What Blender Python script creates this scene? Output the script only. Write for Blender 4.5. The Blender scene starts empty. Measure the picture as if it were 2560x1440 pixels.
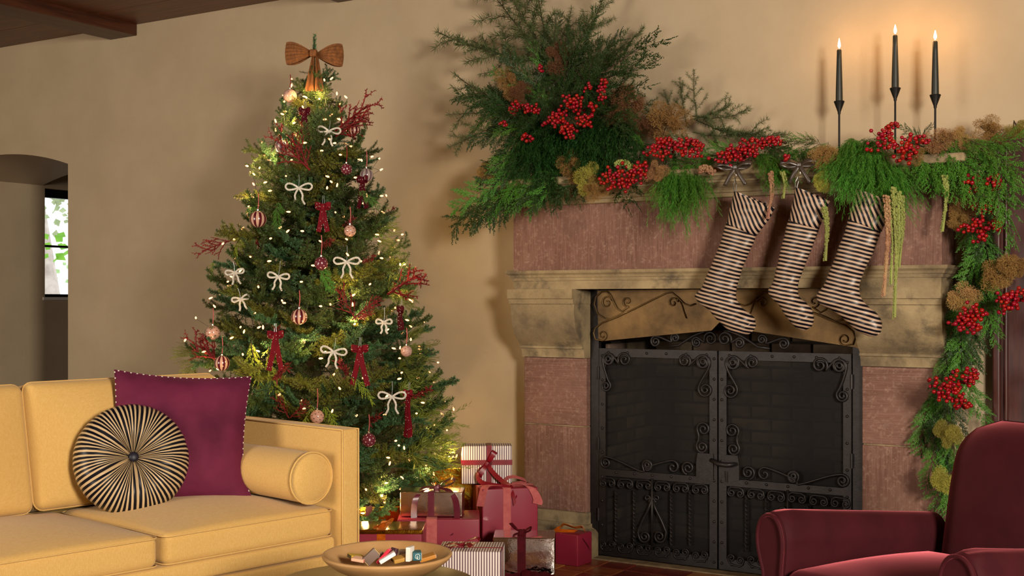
import bpy, bmesh, math, random
import numpy as np
from mathutils import Vector, Matrix

random.seed(7)
RNG = np.random.default_rng(7)
SC = bpy.context.scene
COL = SC.collection
PI = math.pi

# ------------------------------------------------------------------ camera
FPX, CXP, HZ = 3080.0, 1280.0, 750.0          # focal length, centre column, horizon row (2560 x 1440 frame)
TH = math.atan(3080 / 4980)                   # view turned to the left of the wall's normal
CAMH = 1.2
DV = Vector((-math.sin(TH), math.cos(TH), 0))
RV = Vector((math.cos(TH), math.sin(TH), 0))
cam = bpy.data.cameras.new('camera')
cam.sensor_width = 36.0
cam.lens = 36.0 * FPX / 2560.0
cam.shift_y = (HZ - 720.0) / 2560.0
cam.clip_start = 0.05
camo = bpy.data.objects.new('camera', cam)
camo.location = (0, 0, CAMH)
camo.rotation_euler = (PI / 2, 0, TH)
COL.objects.link(camo)
SC.camera = camo

# ------------------------------------------------------------------ world, window light, exposure
SC.view_settings.view_transform = 'Standard'
SC.view_settings.look = 'None'
SC.view_settings.gamma = 1.0
SC.view_settings.use_curve_mapping = False
SC.view_settings.exposure = 0.55
SC.cycles.max_bounces = 5
SC.cycles.transparent_max_bounces = 6
SC.cycles.diffuse_bounces = 2
SC.cycles.glossy_bounces = 3
SC.cycles.transmission_bounces = 4
SC.cycles.adaptive_threshold = 0.05
SC.cycles.caustics_reflective = False
SC.cycles.caustics_refractive = False
W = bpy.data.worlds.new('sky')
SC.world = W
W.use_nodes = True
W.node_tree.nodes['Background'].inputs['Color'].default_value = (0.93, 0.97, 1.0, 1)
W.node_tree.nodes['Background'].inputs['Strength'].default_value = 1.6


def area(name, loc, target, sx, sy, power, col):
    l = bpy.data.lights.new(name, 'AREA')
    l.shape = 'RECTANGLE'
    l.size, l.size_y = sx, sy
    l.energy = power
    l.color = col
    o = bpy.data.objects.new(name, l)
    o.location = loc
    o.rotation_euler = (Vector(target) - Vector(loc)).to_track_quat('-Z', 'Y').to_euler()
    COL.objects.link(o)
    return o


area('window_daylight_side', (2.25, 0.0, 1.95), (-2.6, 4.2, 1.0), 0.8, 0.9, 250, (1.0, 0.885, 0.74))
area('window_daylight_back', (-4.6, -2.95, 1.7), (-4.4, 5.0, 1.5), 2.2, 1.8, 122, (1.0, 0.86, 0.70))

# ------------------------------------------------------------------ pixel helpers (design time: a pixel on a known plane of the room)


def ray(px, py):
    return DV + RV * ((px - CXP) / FPX) + Vector((0, 0, -(py - HZ) / FPX))


def at(px, py, y):
    v = ray(px, py)
    return Vector((0, 0, CAMH)) + v * (y / v.y)


def deep(px, py, t):
    return Vector((0, 0, CAMH)) + ray(px, py) * t


# ------------------------------------------------------------------ object helpers
ORIG = {}


def link(o, parent=None):
    COL.objects.link(o)
    if parent is not None:
        o.parent = parent
    return o


def tag(o, label=None, cat=None, group=None, kind=None):
    if label: o['label'] = label
    if cat: o['category'] = cat
    if group: o['group'] = group
    if kind: o['kind'] = kind
    return o


def thing(name, label, cat, loc=(0, 0, 0), rz=0.0, group=None, rot=None):
    o = bpy.data.objects.new(name, None)
    o.empty_display_size = 0.05
    o.location = loc
    o.rotation_euler = rot if rot else (0, 0, rz)
    link(o)
    return tag(o, label, cat, group)


class MB:
    """collects verts and faces in one mesh"""
    def __init__(self):
        self.v = []
        self.f = []
        self.m = []

    def add(self, vs, fs, mi=0):
        n = len(self.v)
        self.v.extend([tuple(p) for p in vs])
        for f in fs:
            self.f.append(tuple(i + n for i in f))
            self.m.append(mi)
        return self

    def box(self, c, s, rz=0.0, mi=0, M=None):
        hx, hy, hz = s[0] / 2, s[1] / 2, s[2] / 2
        vs = [Vector((x, y, z)) for x in (-hx, hx) for y in (-hy, hy) for z in (-hz, hz)]
        R = M if M is not None else Matrix.Rotation(rz, 3, 'Z')
        vs = [R @ v + Vector(c) for v in vs]
        return self.add(vs, [(0, 1, 3, 2), (4, 6, 7, 5), (0, 4, 5, 1), (2, 3, 7, 6), (0, 2, 6, 4), (1, 5, 7, 3)], mi)

    def bx(self, x0, x1, y0, y1, z0, z1, mi=0):
        return self.box(((x0 + x1) / 2, (y0 + y1) / 2, (z0 + z1) / 2), (x1 - x0, y1 - y0, z1 - z0), 0, mi)

    def tube(self, pts, r, n=6, closed=False, cap=True, mi=0):
        pts = [Vector(p) for p in pts]
        N = len(pts)
        rs = r if isinstance(r, (list, tuple)) else [r] * N
        up = None
        base = len(self.v)
        for i, p in enumerate(pts):
            a = pts[(i - 1) % N] if (closed or i > 0) else p
            b = pts[(i + 1) % N] if (closed or i < N - 1) else p
            t = (b - a)
            t = t.normalized() if t.length > 1e-9 else Vector((0, 0, 1))
            if up is None:
                up = t.orthogonal().normalized()
            else:
                up = up - t * up.dot(t)
                up = up.normalized() if up.length > 1e-6 else t.orthogonal().normalized()
            w = t.cross(up)
            for k in range(n):
                a_ = 2 * PI * k / n
                self.v.append(tuple(p + (up * math.cos(a_) + w * math.sin(a_)) * rs[i]))
        R = N if closed else N - 1
        for i in range(R):
            for k in range(n):
                a = base + i * n + k
                b = base + i * n + (k + 1) % n
                c = base + ((i + 1) % N) * n + (k + 1) % n
                e = base + ((i + 1) % N) * n + k
                self.f.append((a, b, c, e)); self.m.append(mi)
        if cap and not closed:
            self.f.append(tuple(base + k for k in range(n))[::-1]); self.m.append(mi)
            self.f.append(tuple(base + (N - 1) * n + k for k in range(n))); self.m.append(mi)
        return self

    def lathe(self, prof, n=24, c=(0, 0, 0), mi=0):
        """profile [(r, z)] turned about z"""
        base = len(self.v)
        for r, z in prof:
            for k in range(n):
                a = 2 * PI * k / n
                self.v.append((c[0] + r * math.cos(a), c[1] + r * math.sin(a), c[2] + z))
        for i in range(len(prof) - 1):
            for k in range(n):
                self.f.append((base + i * n + k, base + i * n + (k + 1) % n, base + (i + 1) * n + (k + 1) % n, base + (i + 1) * n + k))
                self.m.append(mi)
        self.f.append(tuple(base + k for k in range(n))[::-1]); self.m.append(mi)
        e = base + (len(prof) - 1) * n
        self.f.append(tuple(e + k for k in range(n))); self.m.append(mi)
        return self

    def prism(self, poly, y0, y1, mi=0):
        """polygon [(x, z)] pushed from y0 to y1"""
        n = len(poly)
        vs = [(x, y0, z) for x, z in poly] + [(x, y1, z) for x, z in poly]
        fs = [tuple(range(n)), tuple(range(2 * n - 1, n - 1, -1))]
        fs += [(i, i + n, (i + 1) % n + n, (i + 1) % n) for i in range(n)]
        return self.add(vs, fs, mi)

    def strip(self, pts, wid, thick=0.0016, mi=0):
        """ribbon along pts; wid: one width vector or one for each point"""
        pts = [Vector(p) for p in pts]
        N = len(pts)
        base = len(self.v)
        for i, p in enumerate(pts):
            w = Vector(wid[i]) if isinstance(wid, list) else Vector(wid)
            t = pts[min(i + 1, N - 1)] - pts[max(i - 1, 0)]
            nrm = t.cross(w)
            nrm = nrm.normalized() * thick / 2 if nrm.length > 1e-9 else Vector((0, 0, thick / 2))
            for q in (p - w / 2 - nrm, p + w / 2 - nrm, p + w / 2 + nrm, p - w / 2 + nrm):
                self.v.append(tuple(q))
        for i in range(N - 1):
            for k in range(4):
                a, b = base + i * 4 + k, base + i * 4 + (k + 1) % 4
                self.f.append((a, b, b + 4, a + 4)); self.m.append(mi)
        self.f.append((base + 3, base + 2, base + 1, base)); self.m.append(mi)
        e = base + (N - 1) * 4
        self.f.append((e, e + 1, e + 2, e + 3)); self.m.append(mi)
        return self

    def mesh(self, name, mats, smooth=False, auto=None):
        me = bpy.data.meshes.new(name)
        me.from_pydata(self.v, [], self.f)
        for m in (mats if isinstance(mats, (list, tuple)) else [mats]):
            me.materials.append(m)
        if any(self.m):
            me.polygons.foreach_set('material_index', self.m)
        if smooth:
            me.shade_smooth()
            if auto is not None:
                me.set_sharp_from_angle(angle=math.radians(auto))
        me.update()
        return me

    def build(self, name, mats, parent=None, loc=None, smooth=False, auto=None, world=False):
        """world: coordinates given in the room; taken relative to an unrotated parent"""
        if world and parent is not None:
            off = Vector((0, 0, 0))
            p = parent
            while p is not None:
                off += Vector(p.location)
                p = p.parent
            self.v = [(x - off.x, y - off.y, z - off.z) for x, y, z in self.v]
        if world and parent is None and loc is not None:
            self.v = [(x - loc[0], y - loc[1], z - loc[2]) for x, y, z in self.v]
        o = bpy.data.objects.new(name, self.mesh(name, mats, smooth, auto))
        if loc is not None:
            o.location = loc
        return link(o, parent)


def inst(name, me, parent=None, loc=(0, 0, 0), rot=None, scale=None, M=None):
    o = bpy.data.objects.new(name, me)
    if M is not None:
        o.matrix_world = M
    else:
        o.location = loc
        if rot: o.rotation_euler = rot
    if scale is not None:
        o.scale = (scale,) * 3 if isinstance(scale, (int, float)) else scale
    return link(o, parent)


def rbox(hx, hy, hz, r, puff=0.0, seg=6, puffy=0.0):
    """rounded box with a soft crown on top (puff) and on the front and back (puffy)"""
    mb = MB()
    idx = {}
    inner = Vector((hx - r, hy - r, hz - r))

    def coords(n, h):
        rr = [math.tan(PI / 4 * k / 3) for k in range(4)]
        edge = [1 - (1 - k) * 1 for k in (0, 1)]
        a = [h - r + r * k / 3 for k in range(4)]
        mid = np.linspace(-(h - r), h - r, n + 1)[1:-1]
        return [-q for q in a[::-1]] + list(mid) + a

    xs, ys, zs = coords(seg, hx), coords(seg, hy), coords(max(2, seg // 2), hz)

    def vert(x, y, z):
        k = (round(x, 6), round(y, 6), round(z, 6))
        if k in idx: return idx[k]
        p = Vector((x, y, z))
        c = Vector((max(-inner.x, min(inner.x, x)), max(-inner.y, min(inner.y, y)), max(-inner.z, min(inner.z, z))))
        o = p - c
        q = c + o.normalized() * r if o.length > 1e-9 else c
        u, v, w = q.x / hx, q.y / hy, q.z / hz
        q = q + Vector((0, 0, puff * (1 - u * u) * (1 - v * v) * max(-0.15, w)))
        q = q + Vector((0, puffy * (1 - u * u) * (1 - w * w) * v, 0))
        idx[k] = len(mb.v)
        mb.v.append(tuple(q))
        return idx[k]

    def sheet(A, B, fn, flip):
        for i in range(len(A) - 1):
            for j in range(len(B) - 1):
                f = [fn(A[i], B[j]), fn(A[i + 1], B[j]), fn(A[i + 1], B[j + 1]), fn(A[i], B[j + 1])]
                f = [vert(*p) for p in f]
                if len(set(f)) < 3: continue
                f2 = []
                for q in f:
                    if q not in f2: f2.append(q)
                mb.f.append(tuple(f2[::-1] if flip else f2)); mb.m.append(0)
    sheet(xs, ys, lambda a, b: (a, b, hz), False)
    sheet(xs, ys, lambda a, b: (a, b, -hz), True)
    sheet(xs, zs, lambda a, b: (a, -hy, b), False)
    sheet(xs, zs, lambda a, b: (a, hy, b), True)
    sheet(ys, zs, lambda a, b: (-hx, a, b), True)
    sheet(ys, zs, lambda a, b: (hx, a, b), False)
    return mb


def moved(mb, M):
    mb.v = [tuple(M @ Vector(p)) for p in mb.v]
    return mb


def merged(*mbs):
    o = MB()
    for b in mbs:
        n = len(o.v)
        o.v += b.v
        o.f += [tuple(i + n for i in f) for f in b.f]
        o.m += b.m
    return o


# ------------------------------------------------------------------ materials


def lin(h):
    h = h.lstrip('#')
    c = [int(h[i:i + 2], 16) / 255 for i in (0, 2, 4)]
    return tuple(x / 12.92 if x <= 0.04045 else ((x + 0.055) / 1.055) ** 2.4 for x in c) + (1,)


class N:
    def __init__(self, name):
        self.m = bpy.data.materials.new(name)
        self.m.use_nodes = True
        self.t = self.m.node_tree
        self.b = self.t.nodes['Principled BSDF']
        self.out = self.t.nodes['Material Output']

    def n(self, typ, **kw):
        x = self.t.nodes.new(typ)
        for k, v in kw.items():
            if hasattr(x, k) and not k.startswith('i_'):
                setattr(x, k, v)
            else:
                x.inputs[k[2:].replace('_', ' ')].default_value = v
        return x

    def l(self, a, b):
        self.t.links.new(a, b)

    def coords(self, stretch=(1, 1, 1), kind='Object'):
        tc = self.n('ShaderNodeTexCoord')
        mp = self.n('ShaderNodeMapping')
        mp.inputs['Scale'].default_value = stretch
        self.l(tc.outputs[kind], mp.inputs['Vector'])
        return mp.outputs['Vector']

    def math(self, op, a, b=None, c=None):
        x = self.n('ShaderNodeMath', operation=op)
        for i, q in enumerate((a, b, c)):
            if q is None: continue
            if isinstance(q, (int, float)): x.inputs[i].default_value = q
            else: self.l(q, x.inputs[i])
        return x.outputs[0]

    def mix(self, fac, a, b):
        x = self.n('ShaderNodeMix', data_type='RGBA')
        if isinstance(fac, (int, float)): x.inputs[0].default_value = fac
        else: self.l(fac, x.inputs[0])
        for i, q in ((6, a), (7, b)):
            if isinstance(q, tuple): x.inputs[i].default_value = q
            else: self.l(q, x.inputs[i])
        return x.outputs[2]

    def noise(self, vec, scale, detail=4, rough=0.55, lo=0.35, hi=0.65):
        x = self.n('ShaderNodeTexNoise')
        x.inputs['Scale'].default_value = scale
        x.inputs['Detail'].default_value = detail
        x.inputs['Roughness'].default_value = rough
        self.l(vec, x.inputs['Vector'])
        r = self.n('ShaderNodeMapRange')
        r.inputs['From Min'].default_value = lo
        r.inputs['From Max'].default_value = hi
        self.l(x.outputs['Fac'], r.inputs['Value'])
        return r.outputs[0]

    def bump(self, h, strength, dist=0.002):
        x = self.n('ShaderNodeBump')
        x.inputs['Strength'].default_value = strength
        x.inputs['Distance'].default_value = dist
        self.l(h, x.inputs['Height'])
        self.l(x.outputs[0], self.b.inputs['Normal'])

    def col(self, c):
        if isinstance(c, tuple): self.b.inputs['Base Color'].default_value = c
        else: self.l(c, self.b.inputs['Base Color'])

    def set(self, **kw):
        for k, v in kw.items():
            self.b.inputs[k.replace('_', ' ')].default_value = v
        return self


def plain(name, c1, c2=None, scale=12.0, rough=0.6, metal=0.0, bump=0.0, bscale=None, stretch=(1, 1, 1), dist=0.002, sheen=0.0, sheen_col=None,
          coat=0.0, trans=0.0, spec=0.5, per_object=0.0):
    n = N(name)
    vec = n.coords(stretch)
    c = lin(c1)
    if c2 is not None:
        c = n.mix(n.noise(vec, scale), lin(c1), lin(c2))
    if per_object:
        oi = n.n('ShaderNodeObjectInfo')
        hs = n.n('ShaderNodeHueSaturation')
        n.l(n.math('MULTIPLY_ADD', oi.outputs['Random'], per_object, 1 - per_object / 2), hs.inputs['Value'])
        n.l(n.math('MULTIPLY_ADD', oi.outputs['Random'], per_object * 0.06, 0.5 - per_object * 0.03), hs.inputs['Hue'])
        if isinstance(c, tuple): hs.inputs['Color'].default_value = c
        else: n.l(c, hs.inputs['Color'])
        c = hs.outputs[0]
    n.col(c)
    n.set(Roughness=rough, Metallic=metal, Sheen_Weight=sheen, Coat_Weight=coat, Specular_IOR_Level=spec)
    n.b.inputs['Sheen Roughness'].default_value = 0.35
    if sheen_col: n.b.inputs['Sheen Tint'].default_value = lin(sheen_col)
    if bump:
        n.bump(n.noise(vec, bscale or scale * 4, 6, 0.65), bump, dist)
    if trans:
        tr = n.n('ShaderNodeBsdfTranslucent')
        if isinstance(c, tuple): tr.inputs['Color'].default_value = c
        else: n.l(c, tr.inputs['Color'])
        mx = n.n('ShaderNodeMixShader')
        mx.inputs[0].default_value = trans
        n.l(n.b.outputs[0], mx.inputs[1]); n.l(tr.outputs[0], mx.inputs[2])
        n.l(mx.outputs[0], n.out.inputs['Surface'])
    return n.m


def stripes(name, direction, period, ca, cb, duty=0.5, rough=0.4, spec=0.5, phase=0.0, wobble=0.0, wscale=3.0, coat=0.0):
    n = N(name)
    vec = n.coords()
    d = n.n('ShaderNodeVectorMath', operation='DOT_PRODUCT')
    n.l(vec, d.inputs[0])
    d.inputs[1].default_value = tuple(x / period for x in direction)
    s = d.outputs['Value']
    if wobble:
        s = n.math('ADD', s, n.math('MULTIPLY', n.noise(vec, wscale, 2), wobble))
    s = n.math('FRACT', n.math('ADD', s, phase + 100.0))
    k = n.math('GREATER_THAN', s, duty)
    n.col(n.mix(k, lin(ca), lin(cb)))
    n.set(Roughness=rough, Specular_IOR_Level=spec, Coat_Weight=coat)
    return n.m


def glow(name, colr, strength):
    n = N(name)
    n.b.inputs['Base Color'].default_value = (0, 0, 0, 1)
    n.b.inputs['Emission Color'].default_value = colr
    n.b.inputs['Emission Strength'].default_value = strength
    return n.m


M = {}
M['wall'] = plain('plaster_wall', 'B8A588', 'B19E81', 3.0, 0.85, bump=0.12, bscale=30, dist=0.004)
M['wood_dark'] = plain('dark_ceiling_wood', '6A3A1C', '482410', 6.0, 0.42, bump=0.2, bscale=30, stretch=(0.6, 9, 9))
M['beam'] = plain('beam_wood', '522A16', '36180C', 6.0, 0.45, bump=0.2, bscale=30, stretch=(9, 0.6, 9))
M['door_wood'] = plain('mahogany', '4A1F18', '2C100D', 5.0, 0.45, stretch=(8, 8, 0.7), bump=0.1)
M['floor'] = plain('floor_screed', '6E4C38', '5A3C2C', 6.0, 0.6)
M['tile'] = plain('terracotta_tile', 'A25C36', '80412A', 7.0, 0.32, bump=0.15, bscale=14, per_object=0.9)
M['hearth'] = plain('hearth_stone', '9A8664', '766448', 18.0, 0.8, bump=0.4)
M['iron'] = plain('black_iron', '2C2828', '232020', 30, 0.45, metal=0.5, bump=0.15, bscale=90)
M['brass'] = plain('aged_brass', '745A34', '4E3A1E', 9, 0.48, metal=0.6, bump=0.2, bscale=25)
M['brick'] = plain('sooty_firebrick', '8A7660', '5A4A3C', 9, 0.9, bump=0.5, bscale=30, per_object=0.6)
M['soot'] = plain('soot_mortar', '4A4038', '342B25', 9, 0.95)
M['ash'] = plain('ash', '8A8378', '6B645B', 40, 1.0, bump=0.6)


def stone():
    n = N('carved_limestone')
    v = n.coords()
    a = n.mix(n.noise(v, 5, 6, 0.6), lin('7C6B50'), lin('A8946E'))
    b = n.mix(n.noise(v, 60, 4, 0.7, 0.4, 0.7), a, lin('6E5C42'))
    n.col(n.mix(n.noise(v, 9, 6, 0.65, 0.5, 0.68), n.mix(n.noise(v, 2.2, 3, 0.5, 0.5, 0.75), a, b), lin('5E5240')))
    n.set(Roughness=0.85)
    n.bump(n.noise(v, 90, 6, 0.7), 0.35, 0.003)
    return n.m


def redstone(name, st):
    n = N(name)
    v0 = n.coords()
    v = n.coords(st)
    a = n.mix(n.noise(v0, 4, 4, 0.6), lin('674438'), lin('7E5A4B'))
    a = n.mix(n.noise(v, 6, 3, 0.6, 0.42, 0.75), a, lin('8A6658'))
    a = n.mix(n.noise(v0, 55, 4, 0.75, 0.52, 0.75), a, lin('9E8070'))
    n.col(n.mix(n.noise(v0, 7, 5, 0.7, 0.55, 0.8), a, lin('62423A')))
    n.set(Roughness=0.8)
    n.bump(n.noise(v, 6, 3, 0.6), 0.4, 0.002)
    return n.m


M['stone'] = stone()
M['redstone'] = redstone('red_dressed_stone', (26, 26, 1.2))
M['redstone_h'] = redstone('red_dressed_stone_level', (1.2, 1.2, 40))


def linen():
    n = N('mustard_linen')
    v = n.coords()
    v1 = n.coords((1, 1, 9)); v2 = n.coords((9, 9, 1))
    a = n.mix(n.noise(v1, 75, 3, 0.6, 0.3, 0.7), lin('E0B468'), lin('ECC67E'))
    b = n.mix(n.noise(v2, 75, 3, 0.6, 0.35, 0.75), a, lin('D4A85C'))
    n.col(b)
    n.set(Roughness=0.9, Sheen_Weight=0.15, Specular_IOR_Level=0.2)
    n.bump(n.noise(v, 420, 3, 0.7), 0.25, 0.001)
    return n.m


M['linen'] = linen()


def velvet(name, c1, c2, sheen, scol, sc=5):
    return plain(name, c1, c2, sc, 0.75, sheen=sheen, sheen_col=scol, spec=0.15, bump=0.1, bscale=200, dist=0.001)


M['velvet_pillow'] = velvet('plum_velvet', '521830', '6E2642', 0.5, 'C88098')
M['velvet_chair'] = velvet('burgundy_velvet', '300910', '3C0E15', 0.6, 'D86C76', 7)
M['velvet_red'] = velvet('red_velvet', '640A16', '760D1A', 0.12, 'C04050', 30)
M['velvet_wine'] = velvet('wine_velvet', '3F0710', '520A16', 0.3, 'A02A3A', 30)
M['velvet_pink'] = velvet('rose_velvet', 'B85C5C', 'C76C68', 0.3, 'F0A8A0', 40)
M['velvet_orange'] = velvet('orange_velvet', 'A84A08', 'C4600C', 0.3, 'FFB050', 40)
M['satin_red'] = plain('red_satin', '860C20', '720818', 20, 0.38, spec=0.4)
M['satin_plum'] = plain('plum_satin', '5C1B2C', '6E2438', 20, 0.3, spec=0.7)
M['satin_brown'] = plain('taupe_satin', '3A3129', '463B32', 20, 0.32, spec=0.6)
M['paper_berry'] = plain('berry_paper', '8A2238', '92283C', 3, 0.4, spec=0.35, coat=0.05)
M['foil_gold'] = plain('gold_foil', 'C8942E', 'B8831F', 4, 0.16, metal=1.0, bump=0.25, bscale=9, dist=0.006)
M['foil_champagne'] = plain('champagne_foil', 'F0E0CC', 'E4D0C0', 4, 0.2, metal=1.0, bump=0.12, bscale=7, dist=0.005)
M['foil_silver'] = plain('silver_foil', 'ECE8E4', 'DCD6D0', 4, 0.08, metal=1.0, bump=0.16, bscale=5, dist=0.006)
M['paper_stripe'] = stripes('striped_gift_paper', (1, 0, 0), 0.0105, 'EDE4DC', '6B4A52', 0.55, 0.5)
M['paper_cream'] = plain('cream_paper', 'CDBE9E', 'C3B292', 5, 0.6)
M['clay'] = plain('clay_bowl', 'C29A68', 'AE8452', 7, 0.45, bump=0.15, bscale=60)
M['table'] = plain('olive_bronze_table', '6B5423', '55401A', 6, 0.35, metal=0.4)
M['candle'] = plain('black_candle_wax', '1C201B', '242820', 10, 0.45)
M['holder'] = plain('matte_black_metal', '141312', '1B1917', 20, 0.5, metal=0.6)
M['wick'] = plain('wick', '18100A', None, rough=0.9)
M['flame'] = glow('candle_flame', (1.0, 0.62, 0.26, 1), 24.0)
M['bulb'] = glow('warm_bulb', (1.0, 0.36, 0.135, 1), 4.2)
M['wire'] = plain('green_wire', '1E2A14', None, rough=0.6)
M['bark'] = plain('twig_bark', '4A3520', '2E2013', 30, 0.85, bump=0.4)
M['white_bead'] = plain('pearl_bead', 'DCD6C8', 'C8C0B0', 60, 0.4)
M['silver'] = plain('silver_cap', 'D8D2C8', None, rough=0.25, metal=1.0)
M['thread'] = plain('silver_thread', 'B8BCC0', None, rough=0.4, metal=0.5)
M['rattan'] = plain('rattan', '8E5622', '6C3E16', 40, 0.6, bump=0.6, bscale=160, stretch=(3, 1, 1))
M['berry'] = plain('red_berry', 'A00A16', '860814', 60, 0.26, spec=0.5, per_object=0.22)
M['berry_stem'] = plain('berry_stem', '6E4A22', '7A7A3A', 30, 0.7)
M['red_twig'] = plain('red_coral_twig', '8A1412', '6C0E16', 25, 0.6, trans=0.1)
M['wine_leaf'] = plain('wine_leaf', '6A141C', '7A2418', 25, 0.55, trans=0.15)


def leaf(name, a, b, trans=0.25, rough=0.5, po=0.35):
    return plain(name, a, b, 9.0, rough, trans=trans, spec=0.35, per_object=po)


M['fir'] = leaf('fir_needles', '566A32', '465E30')
M['fir_warm'] = leaf('fir_needles_yellowish', '7E8032', '6C722E')
M['fir_blue'] = leaf('spruce_needles', '567A50', '466C42')
M['cedar'] = leaf('cedar_fronds', '344C22', '28401B')
M['cedar_bright'] = leaf('bright_cedar_fronds', '558A2E', '447526')
M['cedar_lime'] = leaf('lime_cypress', '9AA62E', '7E942C')
M['feather'] = leaf('feathery_fern', '5E9A36', '4C842C')
M['larch'] = leaf('larch_needles', '5A6A3C', '4A5A34')
M['smoke'] = leaf('smoke_bush', 'B08C4E', '9C7844', 0.3, 0.8)
M['smoke_pink'] = leaf('rosy_smoke_bush', 'C08E66', 'AE8C54', 0.3, 0.8)
M['smoke_green'] = leaf('mossy_smoke_bush', 'B4AC4C', 'A29A48', 0.3, 0.8)
M['smoke_dark'] = leaf('umber_smoke_bush', '84563A', '704A30', 0.3, 0.8)
M['amaranth'] = leaf('lime_amaranth', 'A0A85A', '8E9650', 0.2, 0.8)
M['amaranth_pink'] = leaf('rosy_amaranth', 'B08C64', 'A06C58', 0.2, 0.8)


def screen_mat():
    n = N('fire_screen_mesh')
    n.col(lin('0C0A09'))
    n.set(Roughness=0.8)
    v = n.coords()
    tr = n.n('ShaderNodeBsdfTransparent')
    mx = n.n('ShaderNodeMixShader')
    mx.inputs[0].default_value = 0.52
    n.l(tr.outputs[0], mx.inputs[1]); n.l(n.b.outputs[0], mx.inputs[2])
    n.l(mx.outputs[0], n.out.inputs['Surface'])
    return n.m


M['screen'] = screen_mat()

# ================================================================== the room
YW = 5.2            # wall behind the fireplace
YG, YP, YF = 5.118, 5.078, 4.958   # iron screen, pilaster face, frieze face
CEIL = 2.89
XL, XR = -7.95, 2.3
AX = -6.55          # right jamb of the arched passage
OX0, OX1 = -2.728, -1.448          # fire opening


def struct(name, mb, m, parent=None, **kw):
    o = mb.build(name, m, parent, **kw)
    if parent is None:
        o['kind'] = 'structure'
    return o


w = MB()
w.bx(AX, OX0, YW, YW + 0.12, 0, CEIL)
w.bx(OX1, XR, YW, YW + 0.12, 0, CEIL)
w.bx(OX0, OX1, YW, YW + 0.12, 1.25, CEIL)
w.bx(AX, AX + 0.15, YW + 0.12, 6.08, 0, CEIL)
na = 20
acx, ahw = (XL + AX) / 2, (AX - XL) / 2
arch = []
rise, spring = 0.10, 2.07
Rr = (ahw * ahw + rise * rise) / (2 * rise)
for i in range(na + 1):
    x = XL + (AX - XL) * i / na
    arch.append((x, spring + rise - Rr + math.sqrt(max(0, Rr * Rr - (x - acx) ** 2))))
w.prism(arch + [(AX, CEIL), (XL, CEIL)], YW, 6.08)
tag(struct('wall_front', w, M['wall']), 'cream plaster wall with arched passage behind the tree and fireplace')
w = MB()
w.bx(XL - 0.15, XL, -3, 6.10, 0, CEIL)
w.bx(XL - 0.15, XL, 6.95, 8.2, 0, CEIL)
w.bx(XL - 0.15, XL, 6.10, 6.95, 0, 1.22)
w.bx(XL - 0.15, XL, 6.10, 6.95, 2.05, CEIL)
struct('wall_left', w, M['wall'])
w = MB()
w.bx(XL, -5.2, 8.05, 8.2, 0, CEIL)
w.bx(-5.35, -5.2, 6.08, 8.05, 0, CEIL)
struct('wall_passage', w, M['wall'])
w = MB()
w.bx(XR, XR + 0.15, -3, -0.6, 0, CEIL); w.bx(XR, XR + 0.15, 0.6, YW + .12, 0, CEIL)
w.bx(XR, XR + 0.15, -0.6, 0.6, 0, 1.3); w.bx(XR, XR + 0.15, -0.6, 0.6, 2.6, CEIL)
struct('wall_right', w, M['wall'])
w = MB()
w.bx(XL, -5.8, -3.15, -3, 0, CEIL); w.bx(-3.4, XR, -3.15, -3, 0, CEIL)
w.bx(-5.8, -3.4, -3.15, -3, 0, 0.7); w.bx(-5.8, -3.4, -3.15, -3, 2.7, CEIL)
struct('wall_back', w, M['wall'])
w = MB()
w.bx(XL, XR, -3, YW + 0.12, CEIL, CEIL + 0.1)
w.bx(XL, -5.2, YW + 0.12, 8.2, CEIL - .3, CEIL)
ceil = struct('ceiling', w, M['wood_dark'])
for i in range(12):                                   # boards that show near the wall
    y0 = 1.3 + i * 0.325
    b = MB(); b.bx(XL, XR, y0, y0 + 0.321, CEIL - 0.006, CEIL)
    b.build('ceiling_board', M['wood_dark'], ceil)
for bx_ in (-6.03, -4.21, -2.39):
    b = rbox(0.119, (YW + 2.9) / 2, 0.045, 0.006, seg=2)
    o = b.build('trim_beam', M['beam'], None, (bx_, (YW - 2.9) / 2, 2.861), smooth=True, auto=40)
    o['kind'] = 'structure'
    o['label'] = 'dark wooden ceiling beam ending at the wall'
w = MB()
w.bx(XL, XR, -3, 8.2, -0.1, -0.006)
floor = struct('floor', w, M['floor'])
tb = rbox(0.066, 0.066, 0.006, 0.004, seg=2)
tme = tb.mesh('tile', M['tile'], True, 40)
T = 0.137
for i in range(20):
    for j in range(9):
        o = inst('tile', tme, floor, (-3.62 + i * T, 4.985 - j * T, -0.006 + random.uniform(-.0008, .0008)))
hs = MB(); hs.bx(-2.74, -1.44, 5.055, 5.13, -0.006, 0.004)
hs.build('hearth_strip', M['hearth'], floor)

# passage window
wf = MB()
wx = XL - 0.06
wf.bx(wx - .02, wx + .02, 6.10, 6.95, 1.985, 2.05); wf.bx(wx - .02, wx + .02, 6.10, 6.95, 1.22, 1.245)
wf.bx(wx - .02, wx + .02, 6.10, 6.125, 1.22, 2.05); wf.bx(wx - .02, wx + .02, 6.925, 6.95, 1.22, 2.05)
wf.bx(wx - .012, wx + .012, 6.10, 6.95, 1.605, 1.622)
wn = struct('window_1', wf, M['holder'])
wn['label'] = 'narrow black framed window at the end of the arched passage'
sl = MB(); sl.bx(XL - 0.06, XL + 0.012, 6.08, 6.97, 1.2, 1.222); sl.build('window_sill', plain('white_sill', 'D8D4CC', None, rough=.5), wn)
gl = N('window_glass')
gl.b.inputs['Transmission Weight'].default_value = 1.0
gl.set(Roughness=0.0, IOR=1.02)
for z0, z1 in ((1.245, 1.605), (1.622, 1.985)):
    g = MB(); g.bx(wx - .002, wx + .002, 6.125, 6.925, z0, z1); g.build('pane', gl.m, wn)
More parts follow.
